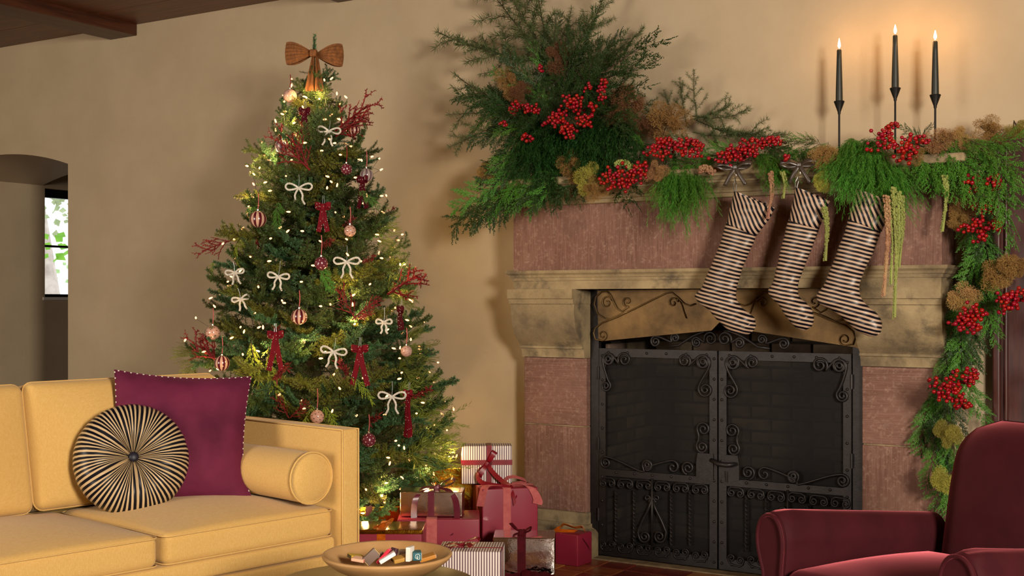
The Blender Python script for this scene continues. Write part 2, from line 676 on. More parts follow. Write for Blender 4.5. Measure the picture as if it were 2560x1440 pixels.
# garden seen through the window
gb = deep(164, 1014, 14)
tr = thing('garden_tree', 'leafy garden tree with pale trunk outside the passage window', 'tree', (gb.x, gb.y, 0))
tv = Vector((gb.x, gb.y, 0))
b = MB(); b.tube([deep(166, 1014, 14) - tv, deep(140, 850, 14) - tv, deep(121, 735, 14) - tv, deep(103, 610, 14) - tv, deep(85, 480, 14) - tv, deep(60, 300, 14) - tv], [.19, .15, .125, .11, .09, .05], 10)
b.build('trunk', plain('pale_bark', 'BDB2A8', 'A0948A', 9, .9, bump=.5), tr, smooth=True)
for k, (cpx, cpy, ct_, nn, sx, sz, s0, c1, c2) in enumerate(((143, 615, 12.6, 16, .08, .09, .055, '7CB83C', '5E9C2C'), (140, 515, 13.5, 46, .2, .16, .045, 'A8B48C', '8C9C70'), (165, 690, 15.5, 18, .12, .12, .04, 'A8C48C', '8CB070'), (120, 430, 13.4, 50, .5, .3, .05, 'A8B48C', '8C9C70'))):
    b = MB()
    cc = deep(cpx, cpy, ct_) - tv
    for i in range(nn):
        c = cc + RV * random.gauss(0, sx) + DV * random.gauss(0, .15) + Vector((0, 0, random.gauss(0, sz)))
        a = Vector((random.gauss(0, 1), random.gauss(0, 1), random.gauss(0, 1))).normalized()
        t_ = a.orthogonal().normalized(); s_ = random.uniform(.7, 1.2) * s0
        b.add([c - a * s_, c - a * s_ * .2 + t_ * s_ * .8, c + a * s_, c - a * s_ * .2 - t_ * s_ * .8], [(0, 1, 2, 3)])
    b.build('foliage', leaf('garden_leaves' + str(k), c1, c2, .5), tr)

# door right of the fireplace
d = MB()
d.bx(-0.93, 0.35, YW - 0.05, YW, 0, 1.84)
door = struct('door_1', d, M['door_wood'])
door['label'] = 'dark mahogany door with raised moulding beyond the hanging garland'
for (x0, x1, pj) in ((-0.945, -0.915, .075), (-0.905, -0.89, .06)):
    b = rbox((x1 - x0) / 2, .03, .92, .008, seg=2)
    b.build('door_casing', M['door_wood'], door, ((x0 + x1) / 2, YW - pj + .03, .92), smooth=True, auto=40)
for z0, z1 in ((.15, .85), (1.0, 1.7)):
    b = rbox(.26, .012, (z1 - z0) / 2, .01, seg=2)
    b.build('door_panel', M['door_wood'], door, (-.52, YW - .056, (z0 + z1) / 2), smooth=True, auto=40)

# ================================================================== fireplace
fp = thing('fireplace', 'large carved stone fireplace with red stone frieze and pilasters', 'fireplace', (-2.085, YW - .12, 0))


def moulding(x0, x1, yf, yb, prof):
    mb = MB()
    n = len(prof)
    for z, p in prof:
        mb.v += [(x0 - p, yb, z), (x0 - p, yf - p, z), (x1 + p, yf - p, z), (x1 + p, yb, z)]
    for i in range(n - 1):
        for k in range(3):
            a = i * 4 + k
            mb.f.append((a, a + 1, a + 5, a + 4)); mb.m.append(0)
        mb.f.append((i * 4 + 3, i * 4, i * 4 + 4, i * 4 + 7)); mb.m.append(0)
    mb.f.append((0, 3, 2, 1)); mb.m.append(0)
    e = (n - 1) * 4
    mb.f.append((e, e + 1, e + 2, e + 3)); mb.m.append(0)
    return mb


FX0, FX1 = -3.06, -1.10
b = rbox((FX1 - FX0) / 2, (YW - YF) / 2, .152, .004, seg=2)
b.build('frieze', M['redstone'], fp, Vector(((FX0 + FX1) / 2, (YF + YW) / 2, 1.488)) - fp.location, smooth=True, auto=40)
moulding(FX0, FX1, YF, YW, [(1.637, .012), (1.640, .018), (1.657, .018), (1.658, .028), (1.668, .030), (1.676, .036), (1.690, .058), (1.697, .066), (1.698, .072),
                            (1.708, .072), (1.709, .078), (1.716, .085), (1.722, .094)]).build('cornice', M['stone'], fp, world=True)
b = rbox((FX1 - FX0) / 2 + .108, (YW - YF + .108) / 2, .019, .012, seg=2)
b.build('mantel_shelf', M['stone'], fp, Vector(((FX0 + FX1) / 2, (YF - .108 + YW) / 2, 1.741)) - fp.location, smooth=True, auto=50)
MT = 1.76           # mantel top
moulding(FX0, FX1, YF, YW, [(1.250, -.002), (1.288, -.002), (1.289, .004), (1.296, .006), (1.303, .006), (1.304, .012), (1.315, .016), (1.324, .026), (1.337, .028), (1.338, .0)]
         ).build('lintel', M['stone'], fp, world=True)
cor = [(1.25, .145), (1.206, .145), (1.204, .134), (1.182, .134), (1.181, .12), (1.16, .121), (1.13, .119), (1.09, .111), (1.05, .095), (1.02, .073), (1.0, .05), (.985, .034),
       (.982, .040), (.972, .042), (.971, .03), (.95, .022), (.929, .018)]
for (x0, x1, jl) in ((-3.072, OX0 - .004, 0), (OX1 + .004, -1.10, 1)):
    mb = MB()
    for z, p in cor:
        e = .006 if p > .125 else 0
        mb.v += [(x0 - e, YW, z), (x0 - e, YP - p, z), (x1 + e * .4, YP - p, z), (x1 + e * .4, YW, z)]
    n = len(cor)
    for i in range(n - 1):
        for k in range(4):
            a, c = i * 4 + k, i * 4 + (k + 1) % 4
            mb.f.append((c, a, a + 4, c + 4)); mb.m.append(0)
    mb.f += [(0, 1, 2, 3), tuple((n - 1) * 4 + k for k in (3, 2, 1, 0))]; mb.m += [0, 0]
    mb.build('corbel', M['stone'], fp, world=True, smooth=True, auto=28)
    for z0, z1, mt in ((.205, .604, 'redstone'), (.609, .928, 'redstone_h')):
        b = rbox((x1 - x0) / 2, (YW - YP) / 2, (z1 - z0) / 2, .005, seg=2)
        b.build('pilaster_block', M[mt], fp, Vector(((x0 + x1) / 2, (YP + YW) / 2, (z0 + z1) / 2)) - fp.location, smooth=True, auto=40)
    moulding(x0, x1, YP, YW, [(0, .045), (.11, .045), (.125, .03), (.135, .012), (.15, .012), (.152, .004), (.203, .004)]).build('plinth', M['stone'], fp, world=True)
    b = MB(); b.bx(x0 + .004, x1 - .004, YP + .006, YW, .2, .93); b.build('pilaster_core', M['stone'], fp, world=True)

# firebox of sooty bricks
fb = MB()
fb.bx(OX0 - .3, OX0, YP + .05, 5.75, 0, 1.35); fb.bx(OX1, OX1 + .3, YP + .05, 5.75, 0, 1.35)
fb.bx(OX0 - .3, OX1 + .3, 5.75, 5.85, 0, 1.35); fb.bx(OX0, OX1, YP + .06, 5.75, 1.30, 1.4)
fb.bx(OX0, OX1, YP + .07, 5.75, -0.1, -0.001)
fbo = fb.build('firebox', M['soot'], fp, world=True)
bl, bh = .205, .062
bme = rbox(bl / 2 - .005, .012, bh / 2 - .005, .006, seg=2).mesh('brick', M['brick'], True, 40)
off = Vector(fp.location)
for row in range(20):
    z = .034 + row * bh
    for k in range(7):
        x = OX0 + .06 + k * bl + (bl / 2 if row % 2 else 0) - .02
        if x > OX1 - .08: continue
        inst('brick', bme, fbo, Vector((x, 5.742, z)) - off)
    for k in range(3):
        y = 5.26 + k * bl + (bl / 2 if row % 2 else 0)
        if y > 5.68: continue
        inst('brick', bme, fbo, Vector((OX0 + .006, y, z)) - off, rot=(0, 0, PI / 2))
        inst('brick', bme, fbo, Vector((OX1 - .006, y, z)) - off, rot=(0, 0, PI / 2))
am = MB()
for k in range(9):
    a = rbox(random.uniform(.05, .09), random.uniform(.05, .08), random.uniform(.03, .06), .028, seg=3)
    am = merged(am, moved(a, Matrix.Translation((random.uniform(-2.05, -1.6), random.uniform(5.3, 5.5), .035)) @ Matrix.Rotation(random.uniform(0, 6), 4, 'Z')))
ao = am.build('ash_heap', M['ash'], None, (-1.83, 5.4, 0), world=True, smooth=True)
tag(ao, 'grey ash heap lying in the firebox behind the iron screen', 'ash', kind='stuff')

# brass hood plate above the screen
hd = thing('hood_plate', 'aged brass hood plate with wrought scrolls above the fire screen', 'hood', (-2.08, YG, 1.0))
pts = [at(px, py, YG - .03) for px, py in ((1494, 726), (2148, 720), (2148, 872), (2138, 868), (1815, 818), (1800, 805), (1780, 826), (1512, 852), (1497, 846))]
b = MB().prism([(p.x, p.z) for p in pts][::-1], YG - .034, YG - .026)
b.build('plate', M['brass'], hd, world=True)


def spiral(c, r0, r1, turns, a_end, sgn, n=30):
    """points from the inside out; ends at angle a_end with radius r1; c, result in (x, z)"""
    out = []
    for i in range(n + 1):
        u = i / n
        a = a_end - sgn * 2 * PI * turns * (1 - u)
        r = r0 + (r1 - r0) * u ** .85
        out.append((c[0] + r * math.cos(a), c[1] + r * math.sin(a)))
    return out


def sscroll(c1, r1, a1, s1, c2, r2, a2, s2, turns=1.75, bend=.35):
    """two spirals joined by a smooth bar: out of the first, into the second"""
    A = spiral(c1, r1 * .12, r1, turns, a1, s1)
    B = spiral(c2, r2 * .12, r2, turns, a2, s2)
    p0, p1 = Vector(A[-1]), Vector(B[-1])
    d0 = Vector((-math.sin(a1), math.cos(a1))) * s1
    d1 = -Vector((-math.sin(a2), math.cos(a2))) * s2
    L = (p1 - p0).length
    mid = []
    for i in range(1, 9):
        u = i / 9
        h00, h10, h01, h11 = 2*u**3-3*u**2+1, u**3-2*u**2+u, -2*u**3+3*u**2, u**3-u**2
        q = p0 * h00 + d0 * (L * bend * 2.2 * h10) + p1 * h01 + d1 * (L * bend * 2.2 * h11)
        mid.append((q.x, q.y))
    return A + mid + B[::-1]


def bar(path, y, r, parent, name='scroll', m=None, mirror=None, n=5):
    if mirror is not None:
        path = [(2 * mirror - x, z) for x, z in path]
    mb = MB().tube([(x, y, z) for x, z in path], r, n)
    return mb.build(name, m or M['iron'], parent, world=True, smooth=True)


def P(px, py):
    p = at(px, py, YG)
    return (p.x, p.z)


def H(u, v):      # hood plate photo crop -> plane
    return P(1480 + u / 7.11, 700 + v / 7.11)


XM = -2.0885       # line where the doors meet
for mir in (None, -2.084):
    bar(spiral(H(330, 400), .006, .03, 1.2, PI * .1, -1) + [H(330, 205), H(230, 215), H(140, 300), H(110, 430), H(170, 600), H(300, 680), H(400, 690), H(560, 610), H(700, 560)], YG - .04, .0035, hd, 'scroll', M['brass'], mir)
    bar([H(340, 205), H(400, 270), H(460, 400), H(520, 510), H(600, 560)] + spiral(H(690, 380), .006, .024, 1.1, PI * 1.6, 1)[::-1], YG - .04, .0035, hd, 'scroll', M['brass'], mir)
    bar(spiral(H(250, 980), .006, .024, 1.2, PI * 1.5, -1) + [H(130, 1050), H(100, 940), H(130, 850), H(240, 760), H(480, 670), H(760, 540), H(1100, 370), H(1380, 235), H(1480, 220), H(1590, 310), H(1700, 420), H(1800, 455), H(1900, 420)], YG - .04, .0035, hd, 'scroll', M['brass'], mir)
    bar(spiral(H(1500, 400), .005, .024, 1.1, 0.1, -1) + [H(1590, 310)], YG - .04, .0035, hd, 'scroll', M['brass'], mir)
    bar([H(1600, 320), H(1660, 450), H(1690, 550), H(1740, 680)], YG - .04, .0025, hd, 'tendril', M['brass'], mir)

# ------------------------------------------------------------------ wrought-iron fire screen
gs = thing('fire_screen', 'black wrought-iron fire screen with scrollwork doors in the fireplace opening', 'fire screen', (-2.088, YG, 0))
for _a, _b in ((-2.727, -2.685), (-1.492, -1.449)):
    MB().bx(_a, _b, YG - .006, YG + .02, 0.0, 1.25).build('frame_post', M['iron'], gs, world=True)
rvm = MB().lathe([(.0068, 0), (.0062, .003), (.004, .0055), (.001, .0066)], 8).mesh('rivet', M['iron'], True)
Z0, Z1 = .012, .975
def crop(u, v): return P(1460 + u / 2.25, 800 + v / 2.25)


for mir in (None, XM):
    def X(x): return x if mir is None else 2 * XM - x
    door_ = bpy.data.objects.new('screen_door', None)
    link(door_, gs)
    x0, x1 = -2.68, XM - .004
    d = MB()
    for a, c, z0, z1 in ((x0, x0 + .034, Z0, Z1), (x1 - .036, x1, Z0, Z1), (x0 + .034, x1 - .036, Z0, Z0 + .05), (x0 + .034, x1 - .036, Z1 - .038, Z1), (x0 + .034, x1 - .036, .382, .414)):
        d.bx(min(X(a), X(c)), max(X(a), X(c)), YG - .012, YG + .006, z0, z1)
    d.build('door_frame', M['iron'], door_, world=True)
    d = MB(); d.bx(min(X(x0 + .01), X(x1 - .01)), max(X(x0 + .01), X(x1 - .01)), YG + .008, YG + .0095, Z0 + .01, Z1 - .01)
    d.build('mesh_panel', M['screen'], door_, world=True)
    yb = YG - .014
    R = .0058
    def sc_(c1, r1, a1, s1, c2, r2, a2, s2, **k):
        bar(sscroll(crop(*c1), r1, a1, s1, crop(*c2), r2, a2, s2, **k), yb, R, door_, mirror=mir)
    q = 2.25 * 548      # crop pixels per metre on this plane
    # upper corners
    sc_((145, 222), 38 / q, PI * .95, 1, (130, 370), 33 / q, PI * .25, 1, bend=.2)
    sc_((145, 222), 36 / q, PI * .35, -1, (235, 222), 42 / q, PI * 1.2, 1, bend=.3)
    sc_((675, 238), 42 / q, PI * .05, -1, (690, 390), 42 / q, PI * .9, -1, bend=.35)
    sc_((675, 238), 40 / q, PI * .75, 1, (572, 228), 38 / q, PI * 1.7, -1, bend=.3)
    # lock side
    sc_((680, 612), 40 / q, PI * 1.2, 1, (672, 712), 36 / q, PI * .75, -1, bend=.25)
    # above the middle rail
    sc_((130, 800), 34 / q, PI * .5, -1, (365, 815), 33 / q, PI * 1.2, 1, bend=.45)
    sc_((508, 825), 36 / q, PI * .55, 1, (365, 815), 30 / q, PI * 1.45, -1, bend=.4, turns=1.2)
    bar(spiral(crop(593, 830), .004, 38 / q, 1.8, PI * 1.45, 1), yb, R, door_, mirror=mir)
    # cresting on the top rail
    sc_((410, 120), 30 / q, PI * .55, -1, (520, 100), 27 / q, PI * 1.2, 1, bend=.4)
    sc_((640, 125), 28 / q, PI * .5, -1, (720, 105), 40 / q, PI * 1.15, 1, bend=.3)
    bar([crop(480, 148), crop(540, 142), crop(620, 90), crop(690, 62), crop(725, 60)], yb, R, door_, mirror=mir)
    # rows of paired scrolls
    for cx, yt, yb2 in ((140, 912, 1265), (240, 920, 1277), (345, 925, 1288), (448, 935, 1298), (552, 942, 1310), (660, 950, 1325)):
        for cy, up in ((yt, 1), (yb2, -1)):
            c1, c2 = crop(cx - 24, cy + 4 * up), crop(cx + 24, cy + 6 * up)
            r = 20 / q
            if up == 1:
                p = spiral(c1, .003, r, 1.4, PI, -1) + [(c1[0] - r * .75, c1[1] + r * 1.1), (c1[0], c1[1] + r * 1.55), (c2[0], c2[1] + r * 1.55), (c2[0] + r * .75, c2[1] + r * 1.1)] + spiral(c2, .003, r, 1.4, 0, 1)[::-1]
            else:
                p = spiral(c1, .003, r, 1.4, PI, 1) + [(c1[0] - r * .7, c1[1] - r * 1.1), (c1[0] + r * .2, c1[1] - r * 1.7), (c2[0] - r * .2, c2[1] - r * 1.7), (c2[0] + r * .7, c2[1] - r * 1.1)] + spiral(c2, .003, r, 1.4, 0, -1)[::-1]
            bar(p, yb, .0045, door_, mirror=mir)
    # twisted bars
    for u in (188, 290, 498, 603):
        a, c = crop(u, 955), crop(u, 1262)
        mb = MB()
        nseg = 40
        for i in range(nseg + 1):
            z = a[1] + (c[1] - a[1]) * i / nseg
            an = i * .55
            fat = .0065 + (.003 if i in (5, 35) else 0)
            for k in range(4):
                mb.v.append((X(a[0]) + fat * math.cos(an + k * PI / 2), yb + fat * math.sin(an + k * PI / 2), z))
        for i in range(nseg):
            for k in range(4):
                mb.f.append((i*4+k, i*4+(k+1) % 4, i*4+4+(k+1) % 4, i*4+4+k)); mb.m.append(0)
        mb.build('twisted_bar', M['iron'], door_, world=True)
    bar([crop(390, 890), crop(390, 1290)], yb, .006, door_, 'centre_bar', mirror=mir)
    # heart between the bars
    for s in (-1, 1):
        c = crop(390 + s * 42, 1215)
        p = [crop(390 + s * 3, 1010), crop(390 + s * 20, 1060), crop(390 + s * 55, 1130), crop(390 + s * 80, 1190)] + spiral(c, .003, 36 / q, 1.8, 0 if s > 0 else PI, s)[::-1]
        bar(p, yb, R, door_, 'heart_scroll', mirror=mir)
        c = crop(390 + s * 26, 1000)
        bar([crop(390, 1022)] + spiral(c, .003, 20 / q, 1.3, PI * 1.5, s)[::-1], yb, .0045, door_, 'heart_scroll', mirror=mir)
    # lock plate
    pl = [crop(u, v) for u, v in ((648, 745), (735, 752), (735, 905), (690, 898), (640, 880), (640, 800))]
    pl = [(X(x), z) for x, z in pl]
    if mir is not None: pl = pl[::-1]
    MB().prism(pl[::-1], YG - .018, YG - .012).build('lock_plate', M['iron'], door_, world=True)
    # rivets
    riv = [(x0 + .017, z) for z in np.linspace(.04, .94, 9)] + [(x1 - .014, z) for z in np.linspace(.04, .94, 11)]
    riv += [(x, Z0 + .026) for x in np.linspace(x0 + .06, x1 - .06, 6)] + [(x, Z1 - .018) for x in np.linspace(x0 + .05, x1 - .05, 6)]
    riv += [(crop(u, 870)[0], .402) for u in (188, 290, 390, 498, 603)]
    for x, z in riv:
        inst('rivet', rvm, door_, Vector((X(x), YG - .012, z)) - Vector(gs.location), rot=(PI / 2, 0, 0))
    for z in (.86, .53, .2):
        hb = MB().tube([(X(x0 - .002), YG - .014, z - .03), (X(x0 - .002), YG - .014, z + .03)], .006, 8)
        hb.build('hinge', M['iron'], door_, world=True)
lh = MB().tube([at(1777, 1150, YG - .02), at(1795, 1160, YG - .045), at(1818, 1163, YG - .045), at(1838, 1160, YG - .03)], [.009, .011, .011, .008], 8)
lh.build('latch_handle', M['iron'], gs, world=True, smooth=True)
b = MB().tube([at(1815, 1178, YG - .02), at(1816, 1205, YG - .022)], [.008, .004], 6)
b.build('latch_drop', M['iron'], gs, world=True)

# ================================================================== sofa
SR = math.radians(79.2)
sofa = thing('sofa', 'mustard linen sofa with bolster arm and loose cushions', 'sofa', (-3.013, 2.764, 0), SR)


def piping_ring(hx, hy, z, r, rad, parent, name='piping', m=None, puff=0.0, loc=(0, 0, 0)):
    pts = []
    for (cx, cy, a0) in ((hx - r, hy - r, 0), (-(hx - r), hy - r, PI / 2), (-(hx - r), -(hy - r), PI), (hx - r, -(hy - r), 1.5 * PI)):
        for k in range(5):
            a = a0 + k * PI / 8
            pts.append((cx + r * math.cos(a), cy + r * math.sin(a), z))
    return MB().tube(pts, rad, 5, closed=True).build(name, m or M['linen'], parent, loc, smooth=True)


# seat cushions: local x along the sofa (towards the bolster arm), y to the back, front edge at y = 0
for i, xc in enumerate((.345, -.365, -1.075)):
    c = rbox(.345, .345, .053, .03, puff=.045, seg=10).build('seat_cushion', M['linen'], sofa, (xc, .345, .398), smooth=True)
    piping_ring(.346, .346, .044, .03, .003, c)
    piping_ring(.346, .346, -.045, .03, .003, c)
# lower platform and base panel
b = rbox(1.06, .41, .03, .015, seg=4); b.build('seat_deck', M['linen'], sofa, (-.37, .40, .318), smooth=True)
b = rbox(1.08, .42, .085, .012, seg=4); b.build('base', M['linen'], sofa, (-.37, .405, .2), smooth=True, auto=40)
for (x, y) in ((.66, .02), (-1.4, .02), (.66, .78), (-1.4, .78)):
    MB().tube([(x, y, 0), (x, y, .12)], [.018, .026], 10).build('leg', M['bark'], sofa)
# arm: slab with a squared front, top edge piped
arm = rbox(.037, .45, .30, .012, seg=4).build('arm', M['linen'], sofa, (.735, .41, .435), smooth=True, auto=40)
for sx in (-1, 1):
    MB().tube([(sx * .037, -.449, -.30), (sx * .037, -.449, .297), (sx * .037, .44, .297)], .004, 5).build('piping', M['linen'], arm, smooth=True)
# back slab and loose back cushions
b = rbox(1.10, .045, .30, .02, seg=4).build('back', M['linen'], sofa, (-.36, .86, .435), smooth=True, auto=40)
for i, (xc, hx, zt) in enumerate(((.27, .395, 0), (-.53, .40, -.005), (-1.33, .39, 0))):
    c = rbox(hx, .225, .095, .035, puff=.06, seg=8)
    # stands up, leaning back a little; the crown is its front
    Mx = Matrix.Translation((xc, .735, .675 + zt)) @ Matrix.Rotation(math.radians(78), 4, 'X')
    o = c.build('back_cushion', M['linen'], sofa, smooth=True)
    o.matrix_local = Mx
    piping_ring(hx + .001, .226, .062, .035, .0026, o)
    piping_ring(hx + .001, .226, -.062, .035, .0026, o)
# bolster
L_ = .63
bol = MB()
for i in range(25):
    y = -L_ / 2 + L_ * i / 24
    for k in range(28):
        a = 2 * PI * k / 28
        r = (.093) * (1 + .012 * math.cos(3 * a + i * .3)) * (1 if 0 < i < 24 else .97)
        bol.v.append((r * math.cos(a), y, r * math.sin(a) * .98))
for i in range(24):
    for k in range(28):
        bol.f.append((i*28+k, i*28+(k+1) % 28, i*28+28+(k+1) % 28, i*28+28+k)); bol.m.append(0)
for e, s in ((0, -1), (24, 1)):
    last = [e*28+k for k in range(28)]
    for rr, dy in ((.85, .008), (.5, .016), (.12, .019)):
        nb = len(bol.v)
        for k in range(28):
            a = 2 * PI * k / 28
            bol.v.append(((.093) * rr * math.cos(a), s * (L_ / 2 + dy), .093 * rr * math.sin(a)))
        for k in range(28):
            bol.f.append((last[k], last[(k+1) % 28], nb+(k+1) % 28, nb+k)); bol.m.append(0)
        last = [nb+k for k in range(28)]
    bol.f.append(tuple(last)); bol.m.append(0)
bo = bol.build('bolster', M['linen'], sofa, (.600, .33, .566), smooth=True)
for s in (-1, 1):
    MB().tube([(.0935 * math.cos(a), s * L_ / 2, .092 * math.sin(a)) for a in np.linspace(0, 2 * PI, 28, endpoint=False)], .004, 5, closed=True).build('piping', M['linen'], bo, smooth=True)


# ------------------------------------------------------------------ plum pillow
def square_pillow(s, h, n=22):
    def flare(u, v):
        return .045 * max(0, u) ** 3 * max(0, -v) ** 3
    mb = MB()
    for side in (1, -1):
        base = len(mb.v)
        for i in range(n + 1):
            for j in range(n + 1):
                u, v = -1 + 2 * i / n, -1 + 2 * j / n
                pin = 1 - .075 * (1 - v * v) ** 1.0
                pin2 = 1 - .075 * (1 - u * u) ** 1.0
                x, y = u * s * pin + flare(u, v), v * s * pin2
                z = side * h * ((1 - abs(u) ** 2.6) * (1 - abs(v) ** 2.6)) ** .55
                z += .006 * math.sin(7 * u + 2 * v) * (1 - u * u) * (1 - v * v) * side
                mb.v.append((x, y, z))
        for i in range(n):
            for j in range(n):
                a = base + i * (n + 1) + j
                f = (a, a + n + 1, a + n + 2, a + 1)
                mb.f.append(f if side == 1 else f[::-1]); mb.m.append(0)
    edge = [(u, -1) for u in np.linspace(-1, 1, 90)] + [(1, v) for v in np.linspace(-1, 1, 90)][1:] + [(u, 1) for u in np.linspace(1, -1, 90)][1:] + [(-1, v) for v in np.linspace(1, -1, 90)][1:-1]
    ring = [(u * s * (1 - .075 * (1 - v * v)) + flare(u, v), v * s * (1 - .075 * (1 - u * u)), 0) for u, v in edge]
    return mb, ring


plum = thing('plum_pillow', 'square plum velvet pillow with dotted piping leaning in the sofa corner', 'pillow')
mb, ring = square_pillow(.245, .075)
body = mb.build('pillow_body', M['velvet_pillow'], plum, smooth=True)
pm = MB()
pm.tube(ring, .0025, 6, closed=True)
for fi in range(len(pm.f)):
    pm.m[fi] = 1 if (fi // 6) % 4 == 0 else 0
pm.build('piping', [M['velvet_pillow'], M['white_bead']], plum, smooth=True)
pc = deep(450, 1098, 4.50)
nrm = (-DV * .93 + RV * .30 + Vector((0, 0, .25))).normalized()
side = Vector((0, 0, 1)).cross(nrm).normalized()
upv = nrm.cross(side)
Mp = Matrix((side, upv, nrm)).transposed().to_4x4()
plum.matrix_world = Matrix.Translation(pc) @ Mp @ Matrix.Rotation(math.radians(-4), 4, 'Z')

# ------------------------------------------------------------------ round striped cushion
def radial_stripes(name, count, ca, cb):
    n = N(name)
    v = n.coords()
    s = n.n('ShaderNodeSeparateXYZ'); n.l(v, s.inputs[0])
    ang = n.math('ARCTAN2', s.outputs[1], s.outputs[0])
    rad = n.math('SQRT', n.math('ADD', n.math('POWER', s.outputs[0], 2.0), n.math('POWER', s.outputs[1], 2.0)))
    # gathers: the stripes bunch together where the satin is pulled to the button
    g = n.math('MULTIPLY', n.math('ADD', n.math('SINE', n.math('MULTIPLY', ang, 6.0)), n.math('SINE', n.math('MULTIPLY_ADD', ang, 11.0, 1.3))), n.math('MULTIPLY_ADD', rad, -4.0, .80))
    ph = n.math('MULTIPLY_ADD', ang, count / (2 * PI), g)
    k = n.math('GREATER_THAN', n.math('FRACT', n.math('ADD', ph, 50.0)), .44)
    n.col(n.mix(k, lin(ca), lin(cb)))
    n.set(Roughness=.38, Specular_IOR_Level=.25)
    return n.m


rp = thing('round_cushion', 'round black and cream striped satin cushion with a button centre', 'cushion')
mb = MB()
n, RC = 132, .198
prof = [(.006, .030), (.016, .040), (.03, .052), (.055, .066), (.09, .077), (.13, .078), (.16, .068), (.182, .05), (.195, .026), (.198, 0)]
full = prof + [(r, -z) for r, z in prof[-2::-1]]
for r, z in full:
    for k in range(n):
        a = 2 * PI * k / n
        g = (1 - r / .2) * .009
        zz = z + math.copysign(1, z) * (g * math.sin(a * 22) + .4 * g * math.sin(a * 13 + 1)) if abs(z) > .01 else z
        rr = r * (1 + .003 * math.sin(a * 22) * (r / .2) ** 2)
        mb.v.append((rr * math.cos(a), rr * math.sin(a), zz))
for i in range(len(full) - 1):
    for k in range(n):
        mb.f.append((i*n+k, i*n+(k+1) % n, (i+1)*n+(k+1) % n, (i+1)*n+k)[::-1]); mb.m.append(0)
mb.f.append(tuple(range(n))); mb.m.append(0)
mb.f.append(tuple((len(full)-1)*n+k for k in range(n))[::-1]); mb.m.append(0)
mb.build('cushion_body', radial_stripes('striped_satin', 68, 'C9AE84', '0E0F18'), rp, smooth=True)
MB().lathe([(.002, .034), (.017, .038), (.019, .044), (.016, .052), (.010, .056), (.002, .057)], 16).build('button', plain('navy_button', '1B1A2A', None, rough=.5), rp, smooth=True)
rc = deep(329, 1149, 4.36)
nrm = (-DV * .86 + RV * .42 + Vector((0, 0, .33))).normalized()
side = Vector((0, 0, 1)).cross(nrm).normalized()
Mp = Matrix((side, nrm.cross(side), nrm)).transposed().to_4x4()
rp.matrix_world = Matrix.Translation(rc) @ Mp

# ================================================================== armchair
AR = math.radians(-28.1)
ac = thing('armchair', 'burgundy velvet armchair with rolled arms beside the fireplace', 'armchair', (-.895, 3.12, 0), AR)
m = M['velvet_chair']
# section of a rolled arm in (x outward, z), top of the roll at z = .62
sec = [(.050, .08), (.042, .30), (.034, .41), (.034, .45), (.046, .48), (.058, .52), (.060, .56), (.046, .598), (.018, .617), (-.014, .614), (-.038, .592), (-.050, .555),
       (-.050, .51), (-.044, .45), (-.042, .36), (-.044, .22), (-.048, .08)]
_n = len(sec)
_sec = []
for i in range(_n - 1):                      # smooth the outline
    p0, p1, p2, p3 = (Vector(sec[max(i - 1, 0)]), Vector(sec[i]), Vector(sec[i + 1]), Vector(sec[min(i + 2, _n - 1)]))
    for j in range(4):
        u = j / 4
        q = .5 * ((2 * p1) + (p2 - p0) * u + (2 * p0 - 5 * p1 + 4 * p2 - p3) * u * u + (3 * p1 - p0 - 3 * p2 + p3) * u ** 3)
        _sec.append((q.x, q.y))
sec = _sec + [sec[-1]]
for s in (-1, 1):
    mb = MB()
    K = len(sec)
    ys = [0, .006, .03, .06, .2, .35, .5, .64]
    for i, y in enumerate(ys):
        ins = (.93, .985, 1.0, 1, 1, 1, 1, 1)[i]
        for k, (x, z) in enumerate(sec):
            zz = z * 1
            cx, cz = 0.0, .45
            xx = cx + (x - cx) * ins
            zz = cz + (z - cz) * ins if z > .3 else z
            if z > .4:
                zz -= .06 * max(0, (y - .06)) / .6
                if i in (2, 3): zz += .003 * math.sin(k * 1.1); xx += .002 * math.sin(k * 1.1)
            mb.v.append((s * xx, y, zz))
    for i in range(len(ys) - 1):
        for k in range(K):
            f = (i*K+k, i*K+(k+1) % K, (i+1)*K+(k+1) % K, (i+1)*K+k)
            mb.f.append(f[::-1] if s > 0 else f); mb.m.append(0)
    f = tuple(range(K)); mb.f.append(f if s < 0 else f[::-1]); mb.m.append(0)
    f = tuple((len(ys)-1)*K+k for k in range(K)); mb.f.append(f[::-1]); mb.m.append(0)
    arm = mb.build('arm', m, ac, (s * .312, 0, 0), smooth=True, auto=50)
    # facing panel with its welt
    fs = [(s * x * .88, -.014, .45 + (z - .45) * .94 if z > .3 else z) for x, z in sec]
    MB().tube(fs, .0055, 6).build('welt', m, arm, smooth=True)
    pn = MB(); pn.add([(x, y, z) for x, y, z in fs] + [(x, .004, z) for x, y, z in fs],
                      [tuple(range(K)) if s < 0 else tuple(range(K))[::-1]] + [(k, k + K, (k+1) % K + K, (k+1) % K) for k in range(K)])
    pn.build('arm_facing', m, arm)
